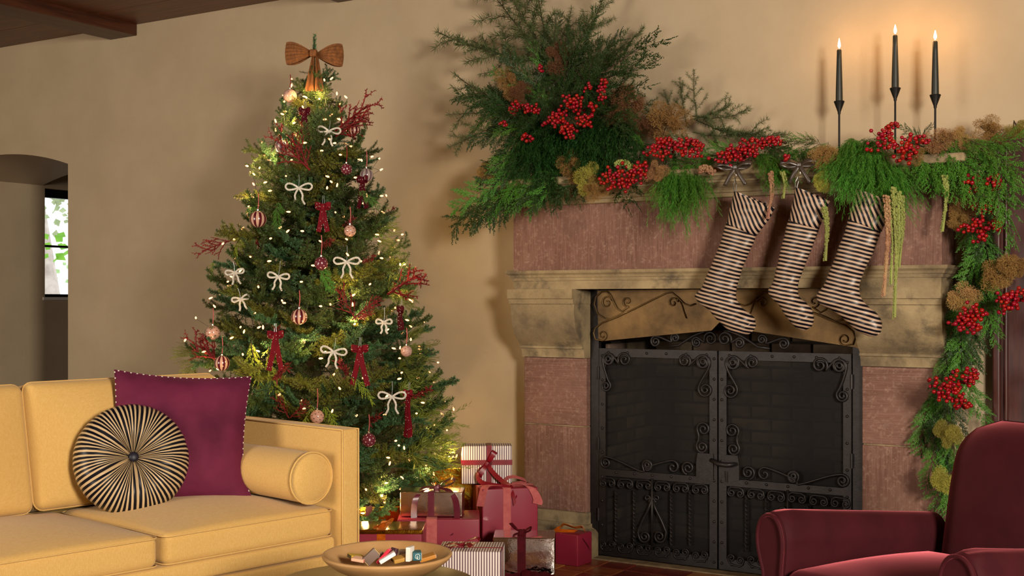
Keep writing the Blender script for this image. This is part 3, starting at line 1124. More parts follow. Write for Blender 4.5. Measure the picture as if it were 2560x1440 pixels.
# back: tall pad with a round head and soft front
mb = MB()
nz, nx = 26, 22
BW = .265
for i in range(nz + 1):
    u = i / nz
    z = .22 + .625 * u
    RC_ = .11
    wdt = BW if z < .735 else BW - RC_ + math.sqrt(max(0.0, RC_ ** 2 - (z - .735) ** 2))
    zz = z
    lean = .11 * u
    for j in range(nx + 1):
        v = -1 + 2 * j / nx
        edge = (1 - abs(v) ** 3) ** .5
        e2 = (1 - u ** 9) ** .6
        zc = zz
        mb.v.append((wdt * v, .545 + lean - .075 * edge * e2 + .07 * (1 - edge) + .03 * u ** 8, zc))
    # closed behind
    for j in range(nx + 1):
        v = 1 - 2 * j / nx
        edge = (1 - abs(v) ** 3) ** .5
        zc = zz
        mb.v.append((wdt * v, .625 + lean + .06 * edge * (1 - u ** 9) ** .6, zc))
K = 2 * (nx + 1)
for i in range(nz):
    for k in range(K):
        mb.f.append((i*K+k, i*K+(k+1) % K, (i+1)*K+(k+1) % K, (i+1)*K+k)); mb.m.append(0)
mb.f.append(tuple(range(K))[::-1]); mb.m.append(0)
mb.f.append(tuple(nz*K+k for k in range(K))); mb.m.append(0)
mb.build('backrest', m, ac, smooth=True)
b = rbox(.265, .29, .07, .045, puff=.035, seg=8); b.build('seat_cushion', m, ac, (0, .26, .40), smooth=True)
b = rbox(.30, .31, .12, .02, seg=4); b.build('seat_base', m, ac, (0, .31, .215), smooth=True, auto=50)
for x in (-.29, .29):
    for y in (.04, .6):
        MB().tube([(x, y, 0), (x, y, .11)], [.014, .022], 10).build('leg', M['bark'], ac)

# ================================================================== bowl on a low table
tp = deep(968, 1385, 3.25)
ct = thing('coffee_table', 'small round olive bronze table under the clay bowl', 'table', (tp.x - .02, tp.y - .03, 0))
MB().lathe([(.002, .428), (.25, .428), (.268, .434), (.272, .445), (.268, .455), (.25, .459), (.002, .459)], 48).build('table_top', M['table'], ct, smooth=True, auto=40)
MB().lathe([(.14, 0), (.15, .012), (.05, .03), (.03, .06), (.026, .40), (.06, .428)], 24).build('pedestal', M['table'], ct, smooth=True, auto=40)
BZ = .4592
bw = MB().lathe([(.062, 0), (.066, .004), (.07, .012), (.095, .018), (.135, .037), (.161, .056), (.170, .066), (.1715, .071), (.168, .0745), (.162, .072), (.15, .062), (.12, .043), (.08, .029), (.03, .024), (.002, .023)], 64)
bowl = bw.build('clay_bowl', M['clay'], None, (tp.x, tp.y, BZ), smooth=True)
tag(bowl, 'wide shallow clay bowl holding matchboxes on the low table', 'bowl')


def matchbox(px, py, s, rot, cols, label, t=3.2, mark=None):
    c = deep(px, py, t)
    o = thing('matchbox', label, 'matchbox', c, 0, 'matchboxes in the clay bowl', rot=rot)
    b = rbox(s[0] / 2, s[1] / 2, s[2] / 2, .0012, seg=2)
    b.build('sleeve', plain('card_' + cols[0], cols[0], None, rough=.5), o, smooth=True, auto=40)
    b = MB().box((0, 0, 0), (s[0] + .0016, s[1] * .86, s[2] * .8))
    b.build('tray', plain('card_' + cols[1], cols[1], None, rough=.6), o)
    if mark:
        mb = MB()
        for pts in mark:
            mb.tube([(x * s[0], -s[1] / 2 - .0004, z * s[2]) for x, z in pts], .0008, 4)
        mb.build('printed_mark', plain('white_ink', 'E8EEE8', None, rough=.6), o)
    return o


R_ = math.radians
cz = TH
matchbox(1025, 1384, (.042, .011, .036), (0, R_(4), cz + R_(78)), ('F0ECE4', 'E0D8CC'), 'white matchbox standing upright beside the teal one', 3.19)
matchbox(1042, 1388, (.022, .036, .021), (0, 0, cz + R_(8)), ('0E5A66', 'E8E0D4'), 'teal matchbox with a white logo in the bowl', 3.2,
         mark=[[(.05, -.32), (.3, -.32), (.3, .15), (.12, .32), (-.2, .2), (-.25, -.15), (-.05, -.3), (.1, -.1), (.02, .1), (-.08, -.05), (.05, -.32)]])
matchbox(1006, 1386, (.018, .034, .022), (0, 0, cz), ('C8C0B4', '2A2420'), 'grey matchbox standing behind the upright white one', 3.24)
matchbox(960, 1390, (.046, .030, .008), (R_(-10), R_(-48), cz + R_(4)), ('C01030', 'E87080'), 'bright red matchbox tilted on edge among white ones', 3.19)
matchbox(968, 1393, (.044, .028, .010), (0, R_(-30), cz + R_(10)), ('F0EDE6', 'DDD6CA'), 'white matchbox leaning right of the red one', 3.175)
matchbox(940, 1390, (.034, .026, .010), (R_(6), R_(-12), cz - R_(20)), ('DCD8D0', '9A8A78'), 'pale grey matchbox behind the red one', 3.24)
matchbox(928, 1392, (.040, .012, .026), (0, R_(-42), cz + R_(12)), ('6A5548', 'D8B870'), 'brown and gold matchbox leaning left of the red one', 3.19)
matchbox(984, 1384, (.010, .022, .030), (0, R_(20), cz + R_(40)), ('4A2A34', '3A2028'), 'dark plum matchbook standing open in the bowl', 3.23)
matchbox(1000, 1397, (.040, .028, .010), (R_(8), R_(-8), cz + R_(25)), ('B88A3C', '8A6424'), 'gold matchbox lying flat in the bowl centre', 3.185)
matchbox(890, 1392, (.038, .03, .010), (R_(4), R_(10), cz + R_(30)), ('C4A42C', '4A3A20'), 'yellow matchbox at the left end of the row', 3.22)
matchbox(898, 1398, (.034, .028, .008), (R_(4), R_(6), cz - R_(15)), ('E0B090', 'C06A5A'), 'peach matchbox lying under the yellow one', 3.19)
matchbox(1068, 1393, (.042, .03, .010), (R_(4), R_(-14), cz + R_(15)), ('B87A24', 'E8D8D0'), 'amber matchbox resting on the right slope of the bowl', 3.22)


# ================================================================== gifts
def curve_pts(ctrl, n=24):
    """smooth path through control points"""
    c = [Vector(p) for p in ctrl]
    out = []
    for i in range(len(c) - 1):
        p0, p1, p2, p3 = c[max(i - 1, 0)], c[i], c[i + 1], c[min(i + 2, len(c) - 1)]
        k = max(2, n // (len(c) - 1))
        for j in range(k):
            u = j / k
            out.append(.5 * ((2 * p1) + (p2 - p0) * u + (2 * p0 - 5 * p1 + 4 * p2 - p3) * u * u + (3 * p1 - p0 - 3 * p2 + p3) * u ** 3))
    out.append(c[-1])
    return out


def bow(parent, m, c, u, n, v, size, width, tails=True, name='bow'):
    """loops spread along u, standing off along n; v: the ribbon's width direction"""
    c, u, n, v = Vector(c), Vector(u), Vector(n), Vector(v)
    for s in (-1, 1):
        p = curve_pts([c, c + u * s * size * .35 + n * size * .25, c + u * s * size * .85 + n * size * .30, c + u * s * size + n * size * .12, c + u * s * size * .7 + n * size * .02, c + n * .004], 22)
        k = len(p)
        ws = [v * width * (.45 + .55 * math.sin(PI * i / (k - 1))) for i in range(k)]
        MB().strip(p, ws).build(name + '_loop', m, parent, smooth=True, auto=50)
        if tails:
            p = curve_pts([c, c + u * s * size * .4 + n * .012 - v * size * .25, c + u * s * size * .75 + n * .004 - v * size * .7], 10)
            MB().strip(p, (u * .7 + v * .7 * s).normalized() * width * .8).build(name + '_tail', m, parent, smooth=True, auto=50)
    b = rbox(width * .42, width * .32, width * .4, width * .15, seg=3)
    Mk = Matrix((u, v, n)).transposed().to_4x4()
    moved(b, Matrix.Translation(c + n * width * .2) @ Mk)
    b.build(name + '_knot', m, parent, smooth=True)


def gift(name, label, px, t, z0, size, rz, m, bands=(), bm=None, bwid=.03, group='wrapped gifts by the tree', flip=0):
    """px, t: where the middle of its base stands; size w, d, h"""
    v = ray(px, HZ)
    loc = Vector((v.x * t, v.y * t, z0))
    o = thing(name, label, 'gift', loc, rz, group)
    w, d, h = size
    b = rbox(w / 2, d / 2, h / 2, .005, seg=4)
    b.build('wrapped_box', m, o, (0, 0, h / 2), smooth=True, auto=45)
    e = .0015
    for k in bands:
        if k[0] == 'y':     # round front, top and back at x = k[1]
            x = k[1]
            r = MB()
            r.bx(x - bwid / 2, x + bwid / 2, -d / 2 - e, -d / 2 + .001, 0.001, h + e)
            r.bx(x - bwid / 2, x + bwid / 2, -d / 2, d / 2, h - .001, h + e)
            r.bx(x - bwid / 2, x + bwid / 2, d / 2 - .001, d / 2 + e, 0.001, h + e)
        elif k[0] == 'x':   # over the top from side to side at y = k[1]
            y = k[1]
            r = MB()
            r.bx(-w / 2 - e, -w / 2 + .001, y - bwid / 2, y + bwid / 2, 0.001, h + e)
            r.bx(-w / 2, w / 2, y - bwid / 2, y + bwid / 2, h - .001, h + e)
            r.bx(w / 2 - .001, w / 2 + e, y - bwid / 2, y + bwid / 2, 0.001, h + e)
        else:               # a level belt at z = k[1]
            z = k[1]
            r = MB()
            r.bx(-w / 2 - e, w / 2 + e, -d / 2 - e, -d / 2 + .001, z - bwid / 2, z + bwid / 2)
            r.bx(-w / 2 - e, -w / 2 + .001, -d / 2, d / 2, z - bwid / 2, z + bwid / 2)
            r.bx(w / 2 - .001, w / 2 + e, -d / 2, d / 2, z - bwid / 2, z + bwid / 2)
        r.build('ribbon', bm, o)
    return o


X3, Y3, Z3 = Vector((1, 0, 0)), Vector((0, 1, 0)), Vector((0, 0, 1))
# large berry box with rose velvet ribbon
g2 = gift('gift_box', 'tall berry red gift box with rose velvet ribbon by the pilaster', 1262, 5.74, 0, (.262, .21, .338), TH + R_(14), M['paper_berry'], (('y', -.015), ('x', .0)), M['velvet_pink'], .036)
for pts, wv in (([(-.02, -.06, .343), (.06, -.09, .350), (.10, -.108, .335), (.128, -.112, .285), (.125, -.114, .262)], (.045, 0, -.012)),
                ([(-.02, -.06, .343), (-.09, -.07, .350), (-.12, -.1, .342), (-.136, -.11, .29), (-.142, -.112, .262)], (.03, -.022, 0)),
                ([(-.02, -.02, .343), (.02, .0, .375), (.07, -.01, .37), (.10, .0, .352), (.03, -.02, .344)], (0, .03, .01))):
    p = curve_pts(pts, 16)
    MB().strip(p, Vector(wv)).build('ribbon_tail', M['velvet_pink'], g2, smooth=True, auto=50)
# striped box standing on it
g1 = gift('gift_box', 'striped white gift box with red satin bow standing on the tall berry box', 1216, 5.80, .3415, (.236, .10, .178), TH + R_(3), M['paper_stripe'], (('y', .012), ('z', .10)), M['satin_red'], .024)
bow(g1, M['satin_red'], (.0, -.052, .095), (.55, 0, .83), (0, -1, 0), (.83, 0, -.55), .07, .026, False)
for pts in ([(.0, -.055, .095), (-.045, -.075, .06), (-.03, -.10, .018), (.03, -.13, .006), (.09, -.15, .0), (.115, -.17, -.03), (.125, -.175, -.075)],
            [(.0, -.055, .095), (.03, -.075, .055), (.07, -.10, .02), (.11, -.14, -.005), (.13, -.165, -.05)]):
    p = curve_pts(pts, 26)
    MB().strip(p, Vector((.012, 0, .018))).build('ribbon_tail', M['satin_red'], g1, smooth=True, auto=50)
# low berry box
g4 = gift('gift_box', 'low berry red gift box with rose ribbon under the champagne foil box', 1098, 5.50, 0, (.36, .24, .242), TH + R_(2), M['paper_berry'], (('y', -.03),), M['velvet_pink'], .046)
g3 = gift('gift_box', 'champagne foil gift box with plum satin bow on the low berry box', 1082, 5.50, .2455, (.275, .15, .108), TH - R_(2), M['foil_champagne'], (('y', .0),), M['satin_plum'], .028)
bow(g3, M['satin_plum'], (.02, -.01, .112), (.94, .1, .3), (-.1, -.2, .97), (.1, .96, .2), .085, .034, False)
for s in (-1, 1):
    p = curve_pts([(.02, -.01, .118), (.02 + s * .05, -.05, .115), (.02 + s * .085, -.083, .085), (.02 + s * .095, -.085, .03), (.02 + s * .094, -.088, -.005)] + ([(.10, -.10, -.04), (.085, -.115, -.075)] if s > 0 else []), 22)
    MB().strip(p, Vector((.026, -.006 * s, .006))).build('ribbon_tail', M['satin_plum'], g3, smooth=True, auto=50)
# gold topped box beside the sofa arm
g5 = gift('gift_box', 'wide berry gift box with gold foil top and orange ribbon beside the sofa arm', 962, 5.22, 0, (.33, .2, .232), TH, M['paper_berry'], (('y', -.005),), M['velvet_orange'], .036)
b = rbox(.168, .103, .009, .004, seg=2); b.build('gold_lid', M['foil_gold'], g5, (0, 0, .2355), smooth=True, auto=45)
bow(g5, M['velvet_orange'], (-.005, -.06, .248), (.9, 0, .43), (0, -.3, .95), (.2, .9, .3), .05, .03, False)
b = MB(); b.bx(-.023, .013, -.105, .105, .2440, .2462); b.build('ribbon', M['velvet_orange'], g5)
# gold boxes behind
gift('gift_box', 'gold foil gift box with red ribbon at the foot of the tree', 948, 5.78, 0, (.34, .2, .25), TH + R_(8), M['foil_gold'], (('y', -.05),), M['satin_plum'], .03)
gift('gift_box', 'gold foil gift box standing behind the striped box', 1150, 5.93, 0, (.26, .12, .40), TH + R_(4), M['foil_gold'])
# striped box in front
g7 = gift('gift_box', 'striped gift box with thin red ribbon in front beside the clay bowl', 1178, 4.87, 0, (.252, .2, .226), TH - R_(4), M['paper_stripe'], (('x', -.02),), M['satin_red'], .010)
bow(g7, M['satin_red'], (-.035, -.02, .229), (.95, -.2, .25), (0, -.1, .99), (.2, .95, .1), .075, .026, True)
# cream parcel
gift('gift_box', 'cream paper parcel between the clay bowl and the striped box', 1070, 4.98, 0, (.16, .14, .15), TH + R_(20), M['paper_cream'])
# silver box
g8 = gift('gift_box', 'silver foil gift box with wine velvet ribbon on the floor', 1311, 5.40, 0, (.268, .19, .176), TH - R_(2), M['foil_silver'], (('y', -.01),), M['velvet_wine'], .036)
bow(g8, M['velvet_wine'], (-.01, -.05, .182), (.9, .1, .4), (0, -.2, .97), (.1, .95, .2), .046, .032, False)
p = curve_pts([(-.01, -.05, .19), (-.04, -.06, .21), (-.055, -.07, .222), (-.04, -.075, .226)], 10)
MB().strip(p, Vector((.02, .0, -.022))).build('ribbon_tail', M['velvet_wine'], g8, smooth=True, auto=50)
for k, pts in enumerate(([(-.01, -.1, .03), (.02, -.13, .028), (.06, -.15, .02), (.09, -.15, .028), (.125, -.14, .008)], [(-.01, -.1, .02), (-.05, -.13, .012), (-.09, -.14, .018), (-.13, -.15, .006)], [(0, -.12, .01), (.05, -.16, .03), (.08, -.17, .012), (.13, -.165, .02)])):
    MB().strip(curve_pts(pts, 18), Vector((0, .045, .022))).build('ribbon_tail', M['velvet_wine'], g8, smooth=True, auto=50)
# small box by the screen
g9 = gift('gift_box', 'small berry red gift cube with orange ribbon beside the fire screen', 1434, 5.62, 0, (.122, .122, .142), R_(-4), M['paper_berry'])
b = MB().add([(.0612, -.02, .125), (.0612, .03, .08), (.0612, .045, .055), (.0618, -.022, .12)], [(0, 1, 2, 3)]); b.build('paper_fold', M['velvet_wine'], g9)
p = curve_pts([(-.08, .02, .155), (-.05, .0, .172), (.0, .01, .160), (.045, .0, .170), (.055, .01, .150)], 14)
MB().strip(p, Vector((-.01, .026, -.014))).build('ribbon_loop', M['velvet_orange'], g9, smooth=True, auto=50)
MB().strip(curve_pts([(-.08, .02, .155), (-.085, -.03, .150), (-.04, -.03, .146), (.01, .0, .145)], 12), Vector((.008, .024, .012))).build('ribbon_loop', M['velvet_orange'], g9, smooth=True, auto=50)

# ================================================================== foliage kit
class Blades:
    """many narrow leaf blades gathered into one mesh"""
    def __init__(self):
        self.P = []; self.F = []; self.n = 0; self.MI = []

    def diamonds(self, base, dirs, length, width, nrm, wide=.35, mi=0):
        base, dirs, nrm = np.asarray(base, float), np.asarray(dirs, float), np.asarray(nrm, float)
        k = len(base)
        if k == 0: return
        dirs = dirs / np.maximum(np.linalg.norm(dirs, axis=1, keepdims=True), 1e-9)
        side = np.cross(dirs, nrm)
        side /= np.maximum(np.linalg.norm(side, axis=1, keepdims=True), 1e-9)
        length = np.broadcast_to(np.asarray(length, float), (k,))[:, None]
        width = np.broadcast_to(np.asarray(width, float), (k,))[:, None]
        mid = base + dirs * length * wide
        q = np.stack([base, mid + side * width / 2, base + dirs * length, mid - side * width / 2], axis=1).reshape(-1, 3)
        self.P.append(q)
        self.F.append(np.arange(4 * k).reshape(-1, 4) + self.n)
        self.MI.append(np.full(k, mi))
        self.n += 4 * k

    def tube(self, pts, r, n=4, mi=0):
        mb = MB().tube(pts, r, n)
        v = np.array(mb.v)
        f = [x for x in mb.f if len(x) == 4]
        self.P.append(v)
        self.F.append(np.array(f) + self.n)
        self.MI.append(np.full(len(f), mi))
        self.n += len(v)

    def mesh(self, name, mats):
        me = bpy.data.meshes.new(name)
        V = np.concatenate(self.P).astype(np.float32)
        F_ = np.concatenate(self.F).astype(np.int32)
        me.vertices.add(len(V)); me.vertices.foreach_set('co', V.ravel())
        me.loops.add(F_.size); me.loops.foreach_set('vertex_index', F_.ravel())
        me.polygons.add(len(F_)); me.polygons.foreach_set('loop_start', np.arange(0, F_.size, 4, dtype=np.int32))
        for m_ in (mats if isinstance(mats, (list, tuple)) else [mats]):
            me.materials.append(m_)
        me.polygons.foreach_set('material_index', np.concatenate(self.MI).astype(np.int32))
        me.update(calc_edges=True)
        return me


def rdirs(k):
    d = RNG.normal(size=(k, 3))
    return d / np.linalg.norm(d, axis=1, keepdims=True)


def along(p, q, k, sag=0.0):
    u = np.linspace(0, 1, k)[:, None]
    r = np.asarray(p) * (1 - u) + np.asarray(q) * u
    r[:, 2] -= sag * 4 * (u * (1 - u))[:, 0]
    return r


def needles_on(B, pts, step, ln, wd, fwd=.55, rings=5, mi=0, up=0.0):
    """needles standing round a twig given as a polyline"""
    pts = np.asarray(pts, float)
    seg = np.diff(pts, axis=0)
    L = np.linalg.norm(seg, axis=1)
    cum = np.concatenate([[0], np.cumsum(L)])
    k = max(2, int(cum[-1] / step))
    s = np.linspace(cum[-1] * .04, cum[-1], k)
    s = np.repeat(s, rings) + RNG.uniform(-step / 2, step / 2, k * rings)
    s = np.clip(s, 0, cum[-1] - 1e-6)
    i = np.clip(np.searchsorted(cum, s, side='right') - 1, 0, len(seg) - 1)
    t = seg[i] / L[i][:, None]
    b = pts[i] + t * (s - cum[i])[:, None]
    rad = rdirs(len(b))
    rad[:, 2] += up
    rad -= t * np.sum(rad * t, axis=1, keepdims=True)
    rad /= np.maximum(np.linalg.norm(rad, axis=1, keepdims=True), 1e-6)
    d = rad + t * fwd
    taper = 1 - .35 * (s / cum[-1]) ** 3
    B.diamonds(b, d, ln * RNG.uniform(.75, 1.15, len(b)) * taper, wd, rdirs(len(b)), .4, mi)


def fir_branch(seed, length=.34, ntw=12, ln=.021, wd=.0030, step=.0040, rings=6):
    B = Blades()
    rs = np.random.default_rng(seed)
    k = 7
    main = along((0, 0, 0), (length, rs.normal(0, .015), rs.normal(.02, .01)), k, .02)
    B.tube([tuple(p) for p in main], [.0042 - .0005 * i for i in range(k)], 4, 1)
    needles_on(B, main, step, ln, wd, rings=rings)
    for j in range(ntw):
        u = .2 + .75 * j / ntw
        p = main[0] * (1 - u) + main[-1] * u
        p = np.array([np.interp(u, np.linspace(0, 1, k), main[:, c]) for c in range(3)])
        s = 1 if j % 2 else -1
        l2 = length * (.46 - .30 * u) * rs.uniform(.8, 1.15)
        an = math.radians(rs.uniform(38, 55))
        q = p + np.array([math.cos(an) * l2, s * math.sin(an) * l2, rs.normal(.02, .02)])
        tw = along(p, q, 4, .008)
        B.tube([tuple(x) for x in tw], .0018, 3, 1)
        needles_on(B, tw, step, ln * .95, wd, rings=rings)
    return B


def cedar_spray(seed, length=.42, droop=.08, ln=.0095, wd=.0060, dens=1.0):
    """flat fan of scaly fronds, main stem along x, lying in xy, drooping to -z"""
    B = Blades()
    rs = np.random.default_rng(seed)
    K = 12
    u = np.linspace(0, 1, K)
    main = np.stack([length * u, .03 * np.sin(u * 3 + rs.uniform(0, 6)), -droop * u ** 2 * 2], 1)
    B.tube([tuple(p) for p in main], [.0026 * (1 - .8 * x) for x in u], 4, 1)
    up = np.array([0, 0, 1.0])

    def frond(p, q, sag, lnn):
        """scaly shoot from p to q"""
        L = np.linalg.norm(q - p)
        tw = along(p, q, 6, -sag)
        k3 = max(4, int(L / .0046))
        uu = np.linspace(.05, 1, k3)
        b = np.stack([np.interp(uu, np.linspace(0, 1, 6), tw[:, c]) for c in range(3)], 1)
        t = (q - p) / L
        sg = np.where(np.arange(k3) % 2 == 0, 1, -1)[:, None]
        sd = np.cross(t, up)
        d = t + sg * sd * .62 + RNG.normal(0, .15, (k3, 3))
        B.diamonds(b, d, lnn * (1.3 - .7 * uu) * 1.35, wd, up[None] + RNG.normal(0, .3, (k3, 3)), .45)
        return tw
    n2 = int(26 * dens)
    for j in range(n2):
        w = .06 + .92 * j / n2
        p = np.array([np.interp(w, u, main[:, c]) for c in range(3)])
        s = 1 if j % 2 else -1
        l2 = length * .27 * (math.sin(PI * min(1, .2 + w * .8)) ** .7 + .14) * rs.uniform(.55, 1.2)
        an = math.radians(rs.uniform(24, 52))
        q = p + np.array([math.cos(an) * l2, s * math.sin(an) * l2, -droop * .5 * rs.uniform(0, 1.4) + rs.normal(0, .014)])
        tw = frond(p, q, rs.uniform(-.002, .012), ln)
        m3 = int(l2 / .017)
        for i in range(m3):
            v = .25 + .6 * i / max(1, m3)
            p3 = p + (q - p) * v
            s3 = 1 if i % 2 else -1
            t = (q - p) / np.linalg.norm(q - p)
            sd = np.cross(t, up) * s3
            l3 = l2 * .34 * (1.1 - v) * rs.uniform(.7, 1.2)
            frond(p3, p3 + (t * .8 + sd * .6) * l3 + np.array([0, 0, rs.normal(-.004, .005)]), 0, ln * .85)
    return B


def feather_bunch(seed, length=.34, strands=58, spread=.36, bw=.0022, bl=.024):
    """soft threadlike foliage falling along +x"""
    B = Blades()
    rs = np.random.default_rng(seed)
    for j in range(strands):
        l = length * rs.uniform(.5, 1.0)
        y, z = rs.normal(0, spread * .5, 2)
        z *= .5
        k = 9
        u = np.linspace(0, 1, k)
        pts = np.stack([l * u, y * length * (u ** .6) + .008 * np.sin(u * 9 + rs.uniform(0, 6)), z * length * (u ** .6)], 1)
        ku = int(l / .0062)
        s = np.linspace(.04, 1, ku)
        b = np.stack([np.interp(s, u, pts[:, c]) for c in range(3)], 1)
        t = np.gradient(b, axis=0)
        t /= np.linalg.norm(t, axis=1, keepdims=True)
        d = t + rdirs(ku) * .55
        B.diamonds(b, d, bl * rs.uniform(.7, 1.2), bw, rdirs(ku), .45)
        B.diamonds(pts[:-1], np.diff(pts, axis=0), l / (k - 1) * 1.1, .0018, rdirs(k - 1), .5)
    return B


def larch_branch(seed, length=.5, sides=6, ln=.042, tuft=17, step=.017):
    B = Blades()
    rs = np.random.default_rng(seed)

    def twig(p, q, bend, r):
        k = 8
        pts = along(p, q, k, bend)
        pts += rs.normal(0, .003, pts.shape)
        pts[0] = p
        B.tube([tuple(x) for x in pts], [r * (1 - .07 * i) for i in range(k)], 4, 1)
        L = np.linalg.norm(np.asarray(q) - np.asarray(p))
        m_ = max(3, int(L / step))
        for i in range(m_):
            w = (i + .8) / m_
            c = np.array([np.interp(w, np.linspace(0, 1, k), pts[:, a]) for a in range(3)])
            t = (pts[-1] - pts[0]) / L
            d = rdirs(tuft) + t * .65
            B.diamonds(np.repeat(c[None], tuft, 0), d, ln * rs.uniform(.6, 1.1, tuft), .0026, rdirs(tuft), .4)
        return pts
    main = twig((0, 0, 0), (length, 0, 0), rs.choice((-1, 1)) * rs.uniform(.03, .07), .0034)
    for j in range(sides):
        w = .22 + .7 * j / max(1, sides)
        p = np.array([np.interp(w, np.linspace(0, 1, 8), main[:, a]) for a in range(3)])
        s = 1 if j % 2 else -1
        l2 = length * rs.uniform(.22, .42) * (1.1 - .5 * w)
        an = math.radians(rs.uniform(28, 55))
        twig(p, p + np.array([math.cos(an) * l2, s * math.sin(an) * l2, rs.normal(0, .07)]), rs.normal(0, .025), .0018)
    return B


def smoke_puff(seed, r=.07, k=9000):
    B = Blades()
    rs = np.random.default_rng(seed)
    nl = 13
    lob = rdirs(nl) * (r * rs.uniform(.25, .85, (nl, 1)))
    lr = r * rs.uniform(.22, .46, nl)
    ix = rs.integers(0, nl, k)
    off = rdirs(k)
    p = lob[ix] + off * (lr[ix][:, None] * rs.uniform(.15, 1, (k, 1)) ** .45)
    d = rdirs(k) + off * .5
    B.diamonds(p, d, r * rs.uniform(.06, .17, k), .0014, rdirs(k), .5)
    for i in range(nl):
        q = lob[i]
        B.tube([(0, 0, -r * .7), tuple(q * .4), tuple(q)], .0011, 3, 1)
    return B


def coral_twig(seed, length=.26, fat=1.0):
    """red branching twig with short spiky shoots"""
    B = Blades()
    rs = np.random.default_rng(seed)

    def tw(p, q, r):
        pts = along(p, q, 7, rs.normal(0, .012))
        B.tube([tuple(x) for x in pts], [r * (1 - .1 * i) for i in range(7)], 5, 0)
        L = np.linalg.norm(np.asarray(q) - np.asarray(p))
        k = int(L / .0045)
        u = np.linspace(.1, 1, k)
        b = np.stack([np.interp(u, np.linspace(0, 1, 7), pts[:, a]) for a in range(3)], 1)
        t = (pts[-1] - pts[0]) / L
        B.diamonds(b, rdirs(k) + t * .7, .012, .0058 * fat, rdirs(k), .4)
        return pts
    main = tw((0, 0, 0), (length, 0, 0), .0050 * fat)
    for j in range(9):
        w = .12 + .8 * j / 9
        p = main[0] * (1 - w) + main[-1] * w
        s = 1 if j % 2 else -1
        l2 = length * rs.uniform(.3, .5) * (1.15 - .6 * w)
        an = math.radians(rs.uniform(22, 48))
        q = p + np.array([math.cos(an) * l2, s * math.sin(an) * l2, rs.normal(0, .03)])
        pp = tw(p, q, .0034 * fat)
        if l2 > .06:
            p2 = (pp[3] + pp[4]) / 2
            tw(p2, p2 + (q - p) * .45 + np.array([0, -s * .03, .01]), .0026 * fat)
    return B


def wine_sprig(seed, length=.22):
    B = Blades()
    rs = np.random.default_rng(seed)
    B.tube([(0, 0, 0), (length * .5, .005, .01), (length, 0, 0)], .002, 4, 0)
    k = 70
    u = rs.uniform(.1, 1, k)
    b = np.stack([length * u, rs.normal(0, .004, k), rs.normal(0, .004, k)], 1)
    d = rdirs(k) + np.array([[.9, 0, 0]])
    B.diamonds(b, d, .05 * rs.uniform(.6, 1.1, k), .011, rdirs(k), .5)
    return B


def amaranth_rope(seed, length=.3, r=.009, taper=.8):
    r *= 1.45
    mb = MB()
    rs = np.random.default_rng(seed)
    k = int(length / .0042)
    V = [(0, 0, 1), (.894, 0, .447), (.276, .851, .447), (-.724, .526, .447), (-.724, -.526, .447), (.276, -.851, .447), (.724, .526, -.447), (-.276, .851, -.447), (-.894, 0, -.447), (-.276, -.851, -.447), (.724, -.526, -.447), (0, 0, -1)]
    Fc = [(0, 1, 2), (0, 2, 3), (0, 3, 4), (0, 4, 5), (0, 5, 1), (1, 6, 2), (2, 7, 3), (3, 8, 4), (4, 9, 5), (5, 10, 1), (6, 7, 2), (7, 8, 3), (8, 9, 4), (9, 10, 5), (10, 6, 1), (11, 7, 6), (11, 8, 7), (11, 9, 8), (11, 10, 9), (11, 6, 10)]
    for i in range(k):
        u = i / k
        for j in range(3):
            a = rs.uniform(0, 2 * PI)
            rr = r * (1 - taper * u) * .62
            c = Vector((length * u, .01 * math.sin(u * 4) + rr * math.cos(a), rr * math.sin(a)))
            s = r * (.25 + .75 * (1 - taper * u)) * rs.uniform(.28, .46)
            mb.add([c + Vector(v) * s * rs.uniform(.8, 1.2) for v in V], Fc)
    mb.tube([(0, 0, 0), (length * .5, .008, 0), (length * .98, 0, 0)], r * .4, 4)
    return mb


def frame_to(root, tip, face, roll=0.0, stretch=1.0):
    """matrix: local x runs root -> tip with unit scale, local z looks towards face"""
    x = (tip - root)
    L = x.length
    x = x.normalized()
    z = (face - x * face.dot(x))
    z = z.normalized() if z.length > 1e-6 else x.orthogonal().normalized()
    y = z.cross(x)
    R = Matrix((x, y, z)).transposed()
    R = R @ Matrix.Rotation(roll, 3, 'X')
    return R, L


def sprig(name, me, length, root, tip, label, cat, group, face=None, roll=None, parent=None):
    face = face if face is not None else (-DV + Vector((0, 0, .35)))
    roll = random.uniform(-.5, .5) if roll is None else roll
    R, L = frame_to(root, tip, face, roll)
    o = bpy.data.objects.new(name, me)
    o.matrix_world = Matrix.Translation(root) @ R.to_4x4() @ Matrix.Scale(L / length, 4)
    link(o, parent)
    if parent is None:
        tag(o, label, cat, group)
    return o


# meshes shared by all copies
FIR = [fir_branch(s).mesh('fir_branch', [M['fir'], M['bark']]) for s in (1, 2)] + \
      [fir_branch(s).mesh('fir_branch', [M['fir_warm'], M['bark']]) for s in (3, 4)] + \
      [fir_branch(s, ln=.019, wd=.0034).mesh('fir_branch', [M['fir_blue'], M['bark']]) for s in (5, 6)]
CED = [cedar_spray(s).mesh('cedar_spray', [M['cedar'], M['bark']]) for s in (11, 12, 13)]
CEB = [cedar_spray(s).mesh('cedar_spray', [M['cedar_bright'], M['bark']]) for s in (14, 15, 16)]
CEL = [cedar_spray(s, .26, .14, ln=.0085, wd=.0062).mesh('cypress_sprig', [M['cedar_lime'], M['bark']]) for s in (17, 18)]
FEA = [feather_bunch(s).mesh('fern_bunch', [M['feather'], M['bark']]) for s in (21, 22)]
FED = [feather_bunch(s, bw=.0028).mesh('fern_bunch', [leaf('dark_fern', '2E5A24', '244A1E'), M['bark']]) for s in (27, 28)]
